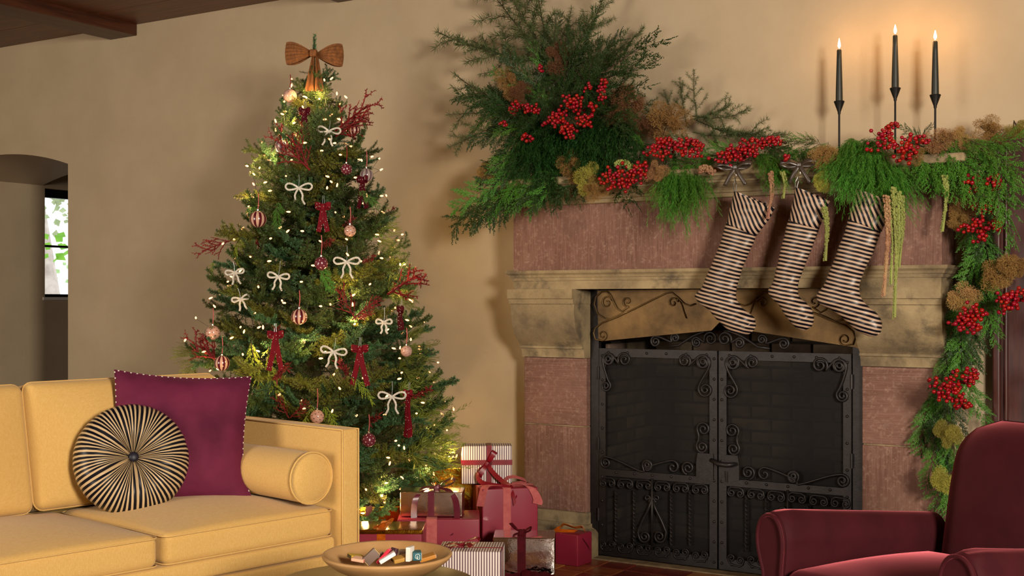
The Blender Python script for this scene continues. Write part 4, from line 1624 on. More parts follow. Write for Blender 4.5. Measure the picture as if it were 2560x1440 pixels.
FEAY = [feather_bunch(s, strands=30, spread=.5, bw=.0034, bl=.034).mesh('fern_bunch', [leaf('pale_fern', '86923A', '747F34'), M['bark']]) for s in (23, 24)]
LAR = [larch_branch(s).mesh('larch_branch', [M['larch'], M['bark']]) for s in (31, 32, 33)]
PUF = {k: [smoke_puff(s).mesh('smoke_plume', [M[k], M['bark']]) for s in (41, 42)] for k in ('smoke', 'smoke_pink', 'smoke_green', 'smoke_dark')}
COR = [coral_twig(s).mesh('coral_twig', M['red_twig']) for s in (51, 52)]
WIN = [wine_sprig(s).mesh('wine_sprig', M['wine_leaf']) for s in (55, 56)]

# ================================================================== Christmas tree
TT = 5.8
_v = ray(785, HZ)
TX, TY = _v.x * TT, _v.y * TT
PROF = [(180, 46), (240, 66), (300, 92), (360, 128), (440, 162), (520, 190), (600, 222), (680, 240), (760, 258), (840, 286), (900, 312), (960, 328), (1050, 345), (1120, 356), (1180, 345), (1250, 285)]
SP = FPX / TT
TZ = [CAMH - (y - HZ) / SP for y, r in PROF][::-1]
TR = [r / SP for y, r in PROF][::-1]


def trad(z):
    return float(np.interp(z, TZ, TR))


tree = thing('christmas_tree', 'tall decorated fir christmas tree between sofa and fireplace', 'tree', (TX, TY, 0))
MB().tube([(0, 0, .05), (0, 0, .8), (0, 0, 2.30)], [.05, .035, .008], 10).build('trunk', M['bark'], tree, smooth=True)
MB().lathe([(.2, 0), (.2, .02), (.06, .05), (.055, .2)], 20).build('stand', M['holder'], tree, smooth=True, auto=40)
nb = 0
rs = random.Random(3)
golden = PI * (3 - math.sqrt(5))
spots = []
NBR = 300
# even cover of the cone by height and angle; a little denser on the room side
cum = np.cumsum([trad(z) + .17 for z in np.linspace(.22, 2.26, 400)])
for i in range(NBR):
    z = float(np.interp((i + .5) / NBR * cum[-1], cum, np.linspace(.22, 2.26, 400)))
    a = i * golden * 1.0 + rs.uniform(-.25, .25)
    spots.append((z, a))
CAMA = math.atan2(-TY, -TX)


def tip_of(z, a, f=1.0):
    r = trad(z) * f
    return Vector((r * math.cos(a), r * math.sin(a), z))


for i, (z, a) in enumerate(spots):
    # squeeze angles towards the camera side
    da = (a - CAMA + PI) % (2 * PI) - PI
    a2 = CAMA + da * (.72 + .28 * abs(da) / PI)
    f = rs.uniform(.84, 1.06) if i % 5 else rs.uniform(.98, 1.10)
    if z > 1.85: f *= 1.12
    L = .34 * rs.uniform(.80, 1.08) * (1 if z < 1.8 else .82 if z < 2.05 else .62)
    tip = tip_of(z, a2, f) + Vector((0, 0, rs.uniform(-.02, .05)))
    tilt = rs.uniform(-.15, .5) if z < 1.9 else rs.uniform(.2, .9)
    dirv = Vector((math.cos(a2 + rs.uniform(-.35, .35)), math.sin(a2 + rs.uniform(-.35, .35)), tilt)).normalized()
    root = tip - dirv * L
    warm = rs.random()
    side = math.sin(da)
    k = (4, 5)[i % 2] if warm < (.42 if z < 1.1 else .2) else ((2, 3)[i % 2] if warm > .72 else (0, 1)[i % 2])
    o = bpy.data.objects.new('branch', FIR[k])
    R, _ = frame_to(root, tip, Vector((0, 0, 1)), rs.uniform(-.6, .6))
    o.matrix_world = Matrix.Translation(root) @ R.to_4x4() @ Matrix.Scale(L / .34, 4)
    link(o, tree)
# inner foliage, too deep to tell apart
src = fir_branch(71, ntw=5, step=.008, rings=4, wd=.003, ln=.022)
SV = np.concatenate(src.P); SF = np.concatenate(src.F); SM = np.concatenate(src.MI)
acc = Blades()
for i in range(420):
    z = rs.uniform(.2, 2.2)
    a = rs.uniform(0, 2 * PI)
    tip = tip_of(z, a, rs.uniform(.35, .8))
    dirv = Vector((math.cos(a + rs.uniform(-.8, .8)), math.sin(a + rs.uniform(-.8, .8)), rs.uniform(-.4, .7))).normalized()
    L = .32 if z < 1.7 else .18
    R, _ = frame_to(tip - dirv * L, tip, Vector((0, 0, 1)), rs.uniform(-1, 1))
    A = np.array(R) * (L / .34)
    acc.P.append(SV @ A.T + np.array(tip - dirv * L))
    acc.F.append(SF + acc.n); acc.MI.append(SM); acc.n += len(SV)
o = bpy.data.objects.new('inner_foliage', acc.mesh('inner_foliage', [M['fir'], M['bark']]))
link(o, tree); o['kind'] = 'stuff'
# leader shoot above the bow
ld = Blades(); ld.tube([(0, 0, 2.2), (0, 0, 2.44)], .004, 5, 1); needles_on(ld, along((0, 0, 2.22), (0.004, 0, 2.445), 6), .0035, .024, .0026, fwd=1.1, rings=6)
o = bpy.data.objects.new('leader', ld.mesh('leader', [M['fir_blue'], M['bark']])); link(o, tree)


def tree_at(px, py, f=1.04):
    """point on the tree's room side seen at a pixel"""
    z = CAMH - (py - HZ) / SP
    for _ in range(3):
        r = trad(z) * f
        dx = (px - 785) / SP
        dd = math.sqrt(max(0.0, r * r - dx * dx)) if abs(dx) < r else 0.0
        t = TT - dd
        z = CAMH - (py - HZ) / FPX * t
    return deep(px, py, t)


# ------------------------------------------------------------------ string lights
ls = thing('string_lights', 'string of warm white fairy lights wound through the christmas tree', 'string lights', (TX, TY, 0))
bm_ = MB().lathe([(.0014, 0), (.0036, .003), (.0042, .009), (.0032, .015), (.0009, .019)], 8).mesh('bulb', M['bulb'], True)
rs = random.Random(11)
path = []
turns = 17
NB = 295
for i in range(NB):
    u = (i + .5) / NB
    z = .25 + 1.95 * u ** 1.28
    a = CAMA + i * golden
    da = (a - CAMA + PI) % (2 * PI) - PI
    a = CAMA + da * .66
    a += rs.gauss(0, .16)
    p = tip_of(z, a, rs.uniform(.80, 1.04)) + Vector((0, 0, rs.gauss(0, .035)))
    o = inst('bulb', bm_, ls, p, rot=(rs.uniform(-1.6, 1.6), rs.uniform(-1.6, 1.6), rs.uniform(0, 6)))
    path.append((math.floor(z / .11), a, p))
for i in range(0, len(path), 8):          # light of the bulbs
    l = bpy.data.lights.new('bulb_light', 'POINT')
    l.energy = .7; l.color = (1.0, .64, .25); l.shadow_soft_size = .012
    lo = bpy.data.objects.new('bulb_light', l); lo.location = path[i][2] + Vector((0, 0, .012)); link(lo, ls)
wires = MB()
path.sort(key=lambda q: (q[0], q[1] % (2 * PI)))
for q0, q1 in zip(path, path[1:]):
    if (q0[2] - q1[2]).length < .2:
        mid = (q0[2] + q1[2]) * .5 * .9
        mid.z = (q0[2].z + q1[2].z) / 2 - .012
        mid.z = (q0[2].z + q1[2].z) / 2 - .015
        wires.tube([q0[2], mid, q1[2]], .0009, 3)
wires.build('wire', M['wire'], ls)['kind'] = 'stuff'

# ------------------------------------------------------------------ rattan bow on top
tb_ = thing('bow_topper', 'woven rattan bow topper below the tree tip', 'bow')
tc = deep(786, 136, TT - .04)
tb_.location = tc
u_, n_, v_ = RV, -DV, Vector((0, 0, 1))
for s in (-1, 1):
    mb = MB()
    nx, ny = 14, 24
    for side_ in (1, -1):
        base = len(mb.v)
        for i in range(nx + 1):
            w = i / nx
            hh = .010 + .043 * math.sin(min(1, w * 1.08) * PI / 2) ** 1.1
            if w > .9: hh *= 1 - .04 * (w - .9) * 10
            for j in range(ny + 1):
                q = -1 + 2 * j / ny
                dep = .028 * math.sin(PI * min(1, w * .9 + .05)) * math.sqrt(max(0, 1 - q * q * .6)) + .0048 * abs(math.cos(q * 6 * PI / 2))
                cv = s * (.012 + .124 * w - .006 * (q * q) * w)
                mb.v.append(tuple(u_ * cv + v_ * (q * hh + .004 * s * -1) + n_ * side_ * dep))
        for i in range(nx):
            for j in range(ny):
                a = base + i * (ny + 1) + j
                mb.f.append((a, a + 1, a + ny + 2, a + ny + 1)); mb.m.append(0)
    mb.build('bow_loop', M['rattan'], tb_, smooth=True)
    mb = MB()
    nx, ny = 14, 8
    for i in range(nx + 1):
        w = i / nx
        for j in range(ny + 1):
            q = j / ny
            wd = .012 + .032 * w
            off = s * (.002 + wd * q)
            mb.v.append(tuple(u_ * (off + .008) + v_ * (-.012 - .168 * w) + n_ * (.034 + .008 * math.sin(q * PI * 2) + .02 * w)))
        for j in range(ny + 1):
            q = 1 - j / ny
            wd = .012 + .032 * w
            off = s * (.002 + wd * q)
            mb.v.append(tuple(u_ * (off + .008) + v_ * (-.012 - .168 * w) + n_ * (.030 + .008 * math.sin(q * PI * 2) + .02 * w)))
    K = 2 * (ny + 1)
    for i in range(nx):
        for k in range(K):
            mb.f.append((i*K+k, i*K+(k+1) % K, (i+1)*K+(k+1) % K, (i+1)*K+k)); mb.m.append(0)
    mb.build('bow_tail', M['rattan'], tb_, smooth=True)
b = rbox(.017, .018, .017, .007, seg=3); moved(b, Matrix((u_, n_, v_)).transposed().to_4x4()); moved(b, Matrix.Translation(n_ * .024))
b.build('bow_knot', M['rattan'], tb_, smooth=True)

# ------------------------------------------------------------------ ornaments
def ball_mat(kind):
    n = N('bauble_' + kind)
    v = n.coords()
    s = n.n('ShaderNodeSeparateXYZ'); n.l(v, s.inputs[0])
    if kind.startswith('stripe'):
        ang = n.math('ARCTAN2', s.outputs[1], s.outputs[0])
        k = n.math('GREATER_THAN', n.math('FRACT', n.math('MULTIPLY_ADD', ang, 9 / (2 * PI), 50.0)), .5)
        a, b_ = {'stripe': ('5A1A24', 'D2A890'), 'stripe_pale': ('B8A8A0', '7A6468')}[kind]
        n.col(n.mix(k, lin(a), lin(b_)))
    else:
        base, dot = {'plum': ('6E2A38', None), 'pink': ('CFA08A', None), 'blush': ('C8A090', None)}[kind]
        n.col(lin(base))
    n.set(Roughness=.18, Coat_Weight=.5)
    return n.m


BALL = {k: ball_mat(k) for k in ('stripe', 'stripe_pale', 'plum', 'pink', 'blush')}
DOTW = plain('white_dot', 'E8D8C4', None, rough=.4)
DOTD = plain('plum_dot', '4A1A20', None, rough=.4)
V42 = [(math.cos(a) * math.sqrt(1 - h * h), math.sin(a) * math.sqrt(1 - h * h), h) for i in range(40) for h in [1 - 2 * (i + .5) / 40] for a in [i * golden]]


def bauble(px, py, rpx, kind, label, string='D', f=1.05, strlen=.07):
    c = tree_at(px, py, f)
    r = rpx / FPX * (c.xy - Vector((0, 0))).length
    o = thing('bauble', label, 'bauble', c, 0, 'tree baubles')
    sp = MB().lathe([(max(.0004, r * math.sin(PI * i / 14)), -r * math.cos(PI * i / 14)) for i in range(15)], 24)
    mm = {'plum': 'plum', 'crown': 'pink', 'dots': 'blush'}.get(kind, kind)
    sp.build('glass_ball', BALL[mm], o, smooth=True)
    MB().lathe([(.0052, r * .97), (.0052, r + .006), (.003, r + .008), (.0008, r + .009)], 10).build('cap', M['silver'], o, smooth=True, auto=40)
    MB().strip(curve_pts([(0, 0, r + .008), (.004, 0, r + .008 + strlen * .5), (.001, 0, r + .008 + strlen)], 8), Vector((.0042, 0, 0)), .0008).build('hanging_ribbon', M['velvet_pink' if string == 'D' else 'satin_red'], o)
    if kind in ('plum', 'dots'):
        mb = MB()
        for vv in V42:
            d_ = Vector(vv)
            t1 = d_.orthogonal().normalized(); t2 = d_.cross(t1)
            ds = .0024 if kind == 'plum' else .0019
            ring = [d_ * (r + .0004) + (t1 * math.cos(a) + t2 * math.sin(a)) * ds for a in np.linspace(0, 2 * PI, 7)[:-1]]
            mb.add(ring, [(0, 1, 2, 3, 4, 5)])
        mb.build('dots', DOTW if kind == 'plum' else DOTD, o)['kind'] = 'stuff'
    if kind == 'crown':
        mb = MB()
        for vv in V42:
            d_ = Vector(vv)
            if abs(d_.z) > .93: continue
            up = (Vector((0, 0, 1)) - d_ * d_.z).normalized(); sd = up.cross(d_)
            pts = [(-1, -.5), (1, -.5), (1.2, .7), (.5, 0), (0, .9), (-.5, 0), (-1.2, .7)]
            mb.add([(d_ * r + sd * x * .0032 + up * y * .0032).normalized() * (r + .0005) for x, y in pts], [tuple(range(7))])
        mb.build('motifs', DOTD, o)['kind'] = 'stuff'
    return o


bauble(645, 548, 21, 'stripe', 'striped burgundy and blush bauble near the tree left edge, upper half')
bauble(748, 792, 20, 'stripe', 'striped burgundy and blush bauble in the tree middle with a bulb on it')
bauble(555, 908, 19, 'stripe', 'striped burgundy and blush bauble low left beside red coral twig')
bauble(916, 438, 17, 'stripe_pale', 'pale glass striped bauble on the right edge of the tree', f=.95)
bauble(886, 326, 15, 'stripe', 'striped bauble behind red twig at upper right of the tree', f=.95)
bauble(803, 659, 17, 'plum', 'plum bauble with white dots hanging near the middle of the tree', strlen=.085)
bauble(922, 1100, 17.5, 'plum', 'plum bauble with white dots low on the tree right of the sofa arm')
bauble(866, 423, 14, 'plum', 'small dark plum dotted bauble in the upper right of the tree', 'R')
bauble(875, 577, 15, 'crown', 'pink bauble with crown motifs right of the velvet bow')
bauble(793, 1042, 17.5, 'crown', 'pink bauble with crown motifs just above the sofa arm', strlen=.08)
bauble(532, 832, 18, 'crown', 'amber lit pink crown bauble on the left edge of the tree')
bauble(1016, 878, 14.5, 'dots', 'blush bauble with dark dots on the right edge of the tree', f=.97)
bauble(725, 240, 17, 'dots', 'blush bauble with dark dots at the top left below the rattan bow', 'R', strlen=.06)
bauble(703, 366, 16, 'stripe_pale', 'pale bauble half hidden in the red coral twig', f=.98)


def facing_root(name, label, cat, px, py, f, group, tilt=0.0, turn=0.0):
    """thing hung on the tree, local x to the right, z up, -y to the room"""
    c = tree_at(px, py, f)
    o = thing(name, label, cat, c, 0, group)
    o.rotation_euler = (0, tilt, TH + turn)
    return o


def pearl_bow(px, py, wpx, label, tilt=0.0, turn=0.0, cord=.05, f=1.10):
    o = facing_root('beaded_bow', label, 'bow ornament', px, py, f, 'white beaded bows', tilt, turn)
    s = wpx / 2 / 531.0
    ctrl = [(-.45, -.62 * 2.0), (-.28, -.9), (-.27, -.5), (0, -.02), (.45, .28), (.85, .33), (1.0, .1), (.8, -.13), (.4, -.1), (0, .0), (-.4, -.1), (-.8, -.13), (-1.0, .1), (-.85, .33), (-.45, .28), (0, -.02), (.27, -.5), (.28, -.9), (.47, -1.24)]
    p = curve_pts([(x * s, .003 * math.sin(i * 2.1), z * s) for i, (x, z) in enumerate(ctrl)], 90)
    MB().tube(p, [.0042 + .0007 * (i % 2) for i in range(len(p))], 6).build('beaded_wire', M['white_bead'], o, smooth=False)
    MB().tube([(-.001, 0, 0), (.002, .002, cord * .6), (0, .004, cord)], .0009, 4).build('cord', M['thread'], o)
    return o


pearl_bow(822, 328, 56, 'white beaded bow near the top right of the tree', R_(6))
pearl_bow(747, 470, 62, 'white beaded bow in the upper left of the tree', cord=.06)
pearl_bow(587, 682, 44, 'white beaded bow nearest the left edge, upper of two', R_(-8), R_(25))
pearl_bow(696, 692, 50, 'white beaded bow hung left of the dotted plum bauble', R_(6), cord=.07)
pearl_bow(602, 748, 42, 'white beaded bow low at left, hung askew under another', R_(-14), R_(28))
pearl_bow(867, 655, 60, 'large white beaded bow right of the dotted plum bauble', cord=.07)
pearl_bow(960, 806, 42, 'greyish beaded bow near the right edge of the tree', cord=.065, turn=R_(-25))
pearl_bow(834, 880, 58, 'white beaded bow left of the red velvet bow', R_(8), cord=.06)
pearl_bow(980, 992, 62, 'white beaded bow lowest on the right side', cord=.065)


def velvet_bow(px, py, h, w, label, m, turn=0.0, f=1.1, spread=.4, cord=.05):
    o = facing_root('velvet_bow', label, 'bow ornament', px, py, f, 'pearl studded velvet bows', 0, turn)
    s = h
    W_ = w
    for sg in (-1, 1):
        MB().strip(curve_pts([(0, 0, 0), (sg * W_ * .6, -.012, .008), (sg * W_, -.008, .006), (sg * W_ * .6, .004, -.003), (0, 0, 0)], 16), Vector((0, .004, .024)), .002).build('bow_loop', m, o, smooth=True, auto=50)
        p = curve_pts([(0, -.004, -.005), (sg * W_ * spread * .6, -.010, -s * .4), (sg * W_ * spread * 1.3, -.004, -s * .75), (sg * W_ * spread * 1.9, -.008, -s)], 14)
        MB().strip(p, Vector((.021, .004 * sg, .006 * sg)), .002).build('bow_tail', m, o, smooth=True, auto=50)
    rbox(.009, .007, .014, .005, seg=2).build('bow_knot', m, o, (0, -.008, 0), smooth=True)
    mb = MB()
    rs2 = random.Random(int(px * py))
    for k in range(26):
        if k < 8: x, z, y = rs2.uniform(-W_, W_), rs2.uniform(-.012, .014), -.016
        else:
            t_ = rs2.uniform(.1, 1); sg = 1 if k % 2 else -1
            x, z, y = sg * W_ * spread * 1.9 * t_ + rs2.choice((-.010, .010, 0)), -s * t_, -.0115
        mb.add([(x + .0017 * a, y - .0016 * c, z + .0017 * b_) for a, b_, c in ((0, 0, 1), (1, 0, 0), (.5, .87, 0), (-.5, .87, 0), (-1, 0, 0), (-.5, -.87, 0), (.5, -.87, 0))],
               [(0, 1, 2), (0, 2, 3), (0, 3, 4), (0, 4, 5), (0, 5, 6), (0, 6, 1)])
    mb.build('pearls', M['white_bead'], o)['kind'] = 'stuff'
    for x in (-.004, .005):
        MB().tube([(x, 0, .01), (x * .6, .004, cord)], .0008, 4).build('cord', M['thread'], o)
    return o


velvet_bow(808, 517, .11, .034, 'red velvet pearl studded bow high in the middle of the tree', M['velvet_red'], spread=.3)
velvet_bow(688, 838, .15, .034, 'red velvet pearl studded bow in the left half on red twigs', M['velvet_red'], turn=R_(15), spread=.42)
velvet_bow(900, 873, .155, .036, 'red velvet bow with long spread tails right of a beaded bow', M['velvet_red'], spread=.5)
velvet_bow(1022, 985, .185, .024, 'red velvet bow seen from its side low on the right', M['velvet_red'], turn=R_(-35), spread=.3)
velvet_bow(908, 450, .13, .03, 'dark wine velvet bow on the upper right edge of the tree', M['velvet_wine'], turn=R_(-30), f=1.02)
velvet_bow(762, 280, .13, .026, 'dark wine velvet bow deep in the tree below the rattan bow', M['velvet_wine'], f=.98, spread=.3)
velvet_bow(1003, 775, .09, .018, 'dark wine velvet bow on the right edge above a bulb', M['velvet_wine'], turn=R_(-40), f=1.0)


# red twigs, wine leaves, cypress and fern stuck in the tree
def on_tree(name, me, ln, rpx, tpx, label, cat, group, f0=.85, f1=1.12, roll=None):
    a, b_ = tree_at(rpx[0], rpx[1], f0), tree_at(tpx[0], tpx[1], f1)
    return sprig(name, me, ln, a, b_, label, cat, group, roll=roll)


for i, (r0, t0, f0, f1, lb) in enumerate((
        ((775, 425), (690, 345), 1.0, 1.12, 'bright red coral twig fan at the upper left of the tree'),
        ((770, 415), (735, 335), 1.0, 1.12, 'upright red coral twig behind the upper left red fan'),
        ((835, 330), (922, 262), 1.0, 1.05, 'dark red twig jutting from the upper right of the tree'),
        ((840, 340), (915, 295), 1.0, 1.08, 'shorter dark red twig below the upper right one'),
        ((580, 600), (505, 628), .95, 1.08, 'dark red frond poking from the left edge of the tree'),
        ((970, 735), (1052, 685), .95, 1.04, 'dark red twig jutting over the wall at the right edge'),
        ((890, 800), (840, 720), 1.05, 1.15, 'red coral twig in the middle right of the tree'),
        ((880, 800), (950, 745), 1.05, 1.15, 'orange red twig beside the middle right coral twig'),
        ((545, 905), (480, 855), 1.0, 1.12, 'orange red coral twig on the lower left edge'),
        ((540, 900), (500, 845), 1.0, 1.1, 'red coral twig rising at the lower left edge'),
        ((722, 1045), (690, 985), 1.05, 1.15, 'red coral twig just above the sofa arm, left of two'),
        ((725, 1045), (770, 1005), 1.05, 1.15, 'red coral twig just above the sofa arm, right of two'),
        ((690, 860), (690, 810), 1.0, 1.12, 'red coral twig behind the left velvet bow'))):
    on_tree('coral_twig', COR[i % 2], .26, r0, t0, lb, 'twig', 'red twigs in the tree', f0, f1)
for i, (r0, t0) in enumerate((((895, 800), (930, 770)), ((1000, 1010), (1075, 972)), ((855, 570), (885, 545)), ((885, 965), (850, 905)), ((765, 320), (740, 300)), ((660, 630), (640, 605)), ((800, 620), (830, 600)),
                              ((730, 905), (690, 945)), ((955, 545), (985, 520)), ((920, 1060), (945, 1040)), ((905, 660), (935, 640)))):
    on_tree('wine_sprig', WIN[i % 2], .22, r0, t0, 'dark wine leaf sprig tucked between the fir branches', 'leaf sprig', 'wine leaf sprigs in the tree', .85, 1.04)
for i, (r0, t0) in enumerate((((640, 850), (625, 945)), ((665, 870), (668, 960)), ((800, 660), (830, 720)), ((600, 590), (560, 650)), ((540, 655), (508, 690)), ((700, 500), (690, 560)), ((900, 470), (945, 520)),
                              ((640, 480), (625, 530)), ((880, 935), (925, 975)), ((780, 1010), (760, 1055)), ((815, 1010), (845, 1055)))):
    on_tree('cypress_sprig', CEL[i % 2] if i not in (2, 5, 6, 7) else CEB[i % 3], .26 if i not in (2, 5, 6, 7) else .42, r0, t0, 'yellow green cypress sprig drooping over the fir branches', 'cypress sprig', 'cypress sprigs in the tree', 1.0, 1.1)
for i, (r0, t0) in enumerate((((940, 570), (1003, 565)), ((945, 600), (990, 625)), ((970, 720), (1048, 760)), ((1000, 920), (1100, 935)), ((1000, 880), (1090, 890)), ((1040, 1050), (1130, 1000)), ((1050, 1110), (1155, 1095)), ((1030, 1140), (1140, 1150)),
                              ((490, 880), (425, 880)), ((500, 905), (440, 930)), ((1020, 840), (1062, 820)), ((1000, 985), (1105, 960)))):
    on_tree('fern_bunch', FEAY[i % 2], .34, r0, t0, 'feathery yellow green fern sticking out of the tree side', 'fern', 'ferns at the tree edges', .85, 1.0)

# ================================================================== stockings
YS = 4.80


def stocking(label, rungs, cuff, scale, off, cuff_mat, leg_mat, hook_px, thick=.036, bowed=True):
    def pt(u, v):
        return at(off[0] + u / scale, off[1] + v / scale, YS)
    o = thing('stocking', label, 'stocking', pt(*rungs[0][0]), 0, 'striped stockings on the mantel')

    def loft(rg, th, k=14, end_round=True):
        # resample rungs smoothly
        A = curve_pts([pt(*a) for a, b in rg], len(rg) * 4)
        Bq = curve_pts([pt(*b) for a, b in rg], len(rg) * 4)
        m_ = min(len(A), len(Bq))
        mb = MB()
        K = 2 * k
        for i in range(m_):
            a, b = A[i], Bq[i]
            for j in range(K):
                an = PI - 2 * PI * j / K
                s = .5 - .5 * math.cos(an)
                p = a * (.5 + .5 * math.cos(an)) + b * (.5 - .5 * math.cos(an))
                fall = 1.0
                if end_round:
                    fall = min(1, (m_ - 1 - i) / 7.0) ** .5 if i > m_ - 8 else 1.0
                wid = (b - a).length
                y = th * min(1, wid / .09) * math.sin(an) * fall
                y += .0025 * math.sin(i * .9 + 3 * s)
                mb.v.append((p.x, p.y - y, p.z))
        for i in range(m_ - 1):
            for j in range(K):
                mb.f.append((i*K+j, i*K+(j+1) % K, (i+1)*K+(j+1) % K, (i+1)*K+j)); mb.m.append(0)
        mb.f.append(tuple((m_-1)*K+j for j in range(K))); mb.m.append(0)
        if end_round: pass
        return mb
    loft(rungs, thick).build('leg', leg_mat, o, world=True, smooth=True)
    loft(cuff, thick * 1.12, end_round=False).build('cuff', cuff_mat, o, world=True, smooth=True)
    hk = at(hook_px[0], hook_px[1], YS + .01)
    c0 = pt(*cuff[0][0])
    for dx in (-.003, .003):
        MB().tube([c0 + Vector((dx, 0, -.01)), (c0 + hk) / 2 + Vector((dx * 2, 0, 0)), hk], .0022, 5).build('hanging_loop', M['satin_brown'], o, world=True)
    return o, hk


cs = math.cos
NAVY, CREAM = '0C0D18', 'BC9F86'


def leg_stripes(name, deg, per):
    a = math.radians(deg)
    return stripes(name, (math.sin(a), 0, math.cos(a)), per, CREAM, NAVY, .48, .38, .35, wobble=.18, wscale=7)


st1, h1 = stocking('striped satin stocking hanging nearest the tree',
    [((365, 488), (592, 592)), ((330, 600), (570, 660)), ((290, 720), (530, 745)), ((245, 820), (495, 830)), ((205, 920), (462, 930)), ((165, 1005), (442, 1010)), ((118, 1062), (437, 1060)), ((145, 1115), (450, 1105)),
     ((215, 1165), (480, 1150)), ((270, 1225), (515, 1178)), ((330, 1290), (550, 1205)), ((400, 1345), (578, 1232)), ((470, 1366), (590, 1270)), ((525, 1367), (589, 1310)), ((548, 1358), (575, 1340))],
    [((430, 245), (738, 370)), ((405, 330), (728, 405)), ((385, 410), (685, 480)), ((368, 492), (598, 592))], 3.13, (1700, 400),
    stripes('cuff_stripes', (.93, 0, .36), .0172, CREAM, NAVY, .5, .38, .35), leg_stripes('leg_stripes', 15, .0162), (1838, 445))
st2, h2 = stocking('striped satin stocking hanging in the middle, partly twisted',
    [((850, 470), (1085, 540)), ((825, 560), (1066, 600)), ((800, 660), (1030, 690)), ((775, 760), (1000, 770)), ((750, 880), (950, 890)), ((725, 960), (925, 970)), ((690, 1030), (922, 1030)), ((720, 1080), (940, 1080)),
     ((770, 1130), (985, 1115)), ((815, 1200), (1020, 1155)), ((860, 1262), (1040, 1200)), ((910, 1312), (1045, 1250)), ((955, 1334), (1035, 1295)), ((985, 1330), (1015, 1315))],
    [((905, 210), (1172, 320)), ((890, 300), (1162, 345)), ((870, 390), (1130, 440)), ((855, 470), (1085, 542))], 3.13, (1700, 400),
    stripes('cuff_stripes_steep', (.93, 0, .36), .0172, CREAM, NAVY, .5, .38, .35), leg_stripes('leg_stripes_middle', 12, .0162), (1996, 440))
st3, h3 = stocking('striped satin stocking hanging nearest the armchair under green fern',
    [((1320, 458), (1572, 560)), ((1290, 560), (1545, 640)), ((1250, 660), (1515, 720)), ((1205, 780), (1465, 820)), ((1160, 900), (1425, 910)), ((1120, 985), (1405, 985)), ((1068, 1060), (1408, 1050)), ((1085, 1118), (1440, 1110)),
     ((1160, 1160), (1485, 1155)), ((1245, 1212), (1530, 1190)), ((1320, 1280), (1560, 1225)), ((1395, 1342), (1578, 1265)), ((1470, 1376), (1580, 1310)), ((1520, 1380), (1568, 1350)), ((1540, 1372), (1555, 1364))],
    [((1370, 215), (1680, 330)), ((1355, 310), (1660, 390)), ((1335, 390), (1620, 470)), ((1320, 460), (1578, 562))], 3.13, (1700, 400),
    stripes('cuff_stripes_right', (.93, 0, .36), .0172, CREAM, NAVY, .5, .38, .35), leg_stripes('leg_stripes_right', 15, .0162), (2145, 440))


def mantel_bow(px, py, label):
    c = at(px, py, YS - .005)
    o = thing('ribbon_bow', label, 'bow', c, 0, 'taupe ribbon bows on stocking hooks')
    for s in (-1, 1):
        MB().strip(curve_pts([(0, 0, 0), (s * .04, -.02, .014), (s * .075, -.02, .012), (s * .05, .0, -.002), (0, 0, 0)], 18), Vector((0, .01, .017)), .0014).build('bow_loop', M['satin_brown'], o, smooth=True)
        MB().strip(curve_pts([(0, -.002, 0), (s * .018, -.008, -.03), (s * .045, -.005, -.075)], 8), Vector((.016, .002, .006 * s)), .0014).build('bow_tail', M['satin_brown'], o, smooth=True)
    rbox(.009, .006, .008, .003, seg=2).build('bow_knot', M['satin_brown'], o, (0, -.006, 0), smooth=True)
    hk_ = MB().tube([(0, .0, -.02), (.004, -.004, -.03), (.004, 0, -.04), (-.003, 0, -.042)], .0025, 6)
    hk_.build('hook', M['silver'], o, smooth=True)


mantel_bow(1839, 418, 'taupe ribbon bow above the stocking nearest the tree')
mantel_bow(1999, 412, 'taupe ribbon bow above the middle stocking')

# ================================================================== candles
def candle(px, ytip, ytop, ycup, ycupb, label):
    y = 5.035
    p = at(px, ytop, y)
    zt, zc, zb = p.z, at(px, ycup, y).z, at(px, ycupb, y).z
    hold = thing('candle_holder', 'slim black metal candle holder under the ' + label, 'candle holder', (p.x, y, MT), 0, 'black candle holders')
    MB().lathe([(.045, 0), (.045, .004), (.006, .008), (.0042, .02), (.004, zb - MT - .006), (.0065, zb - MT), (.006, zb - MT + .004), (.022, zc - MT), (.0205, zc - MT + .002)], 20).build('stem_and_cup', M['holder'], hold, smooth=True, auto=40)
    c = thing('taper_candle', 'lit black taper candle, ' + label, 'candle', (p.x, y, zc), 0, 'black taper candles')
    h = zt - zc
    MB().lathe([(.0145, 0), (.0140, h * .2), (.0105, h * .8), (.0095, h * .985), (.007, h)], 20).build('wax', M['candle'], c, smooth=True, auto=50)
    MB().tube([(0, 0, h - .002), (0, 0, h + .010)], .0012, 5).build('wick', M['wick'], c)
    fh = at(px, ytip, y).z - zt
    fl = MB().lathe([(.0006, h + .004), (.0042, h + .010), (.0062, h + .016), (.0055, h + .024), (.0032, h + .034), (.0006, h + .008 + fh * .9)], 12)
    fl.build('flame', M['flame'], c, smooth=True)
    l = bpy.data.lights.new('candle_light', 'POINT')
    l.energy = .55; l.color = (1.0, .5, .18); l.shadow_soft_size = .012
    lo = bpy.data.objects.new('candle_light', l); lo.location = (0, 0, h + .055)
    link(lo, c)


candle(2098, 98, 124, 254, 283, 'shortest, at the left of the three')
candle(2238, 64, 88, 221, 250, 'tallest, in the middle of the three')
candle(2338, 78, 103, 238, 268, 'right hand one of the three')

# ================================================================== mantel greenery
rs = random.Random(21)
ARR = 'in the tall arrangement'


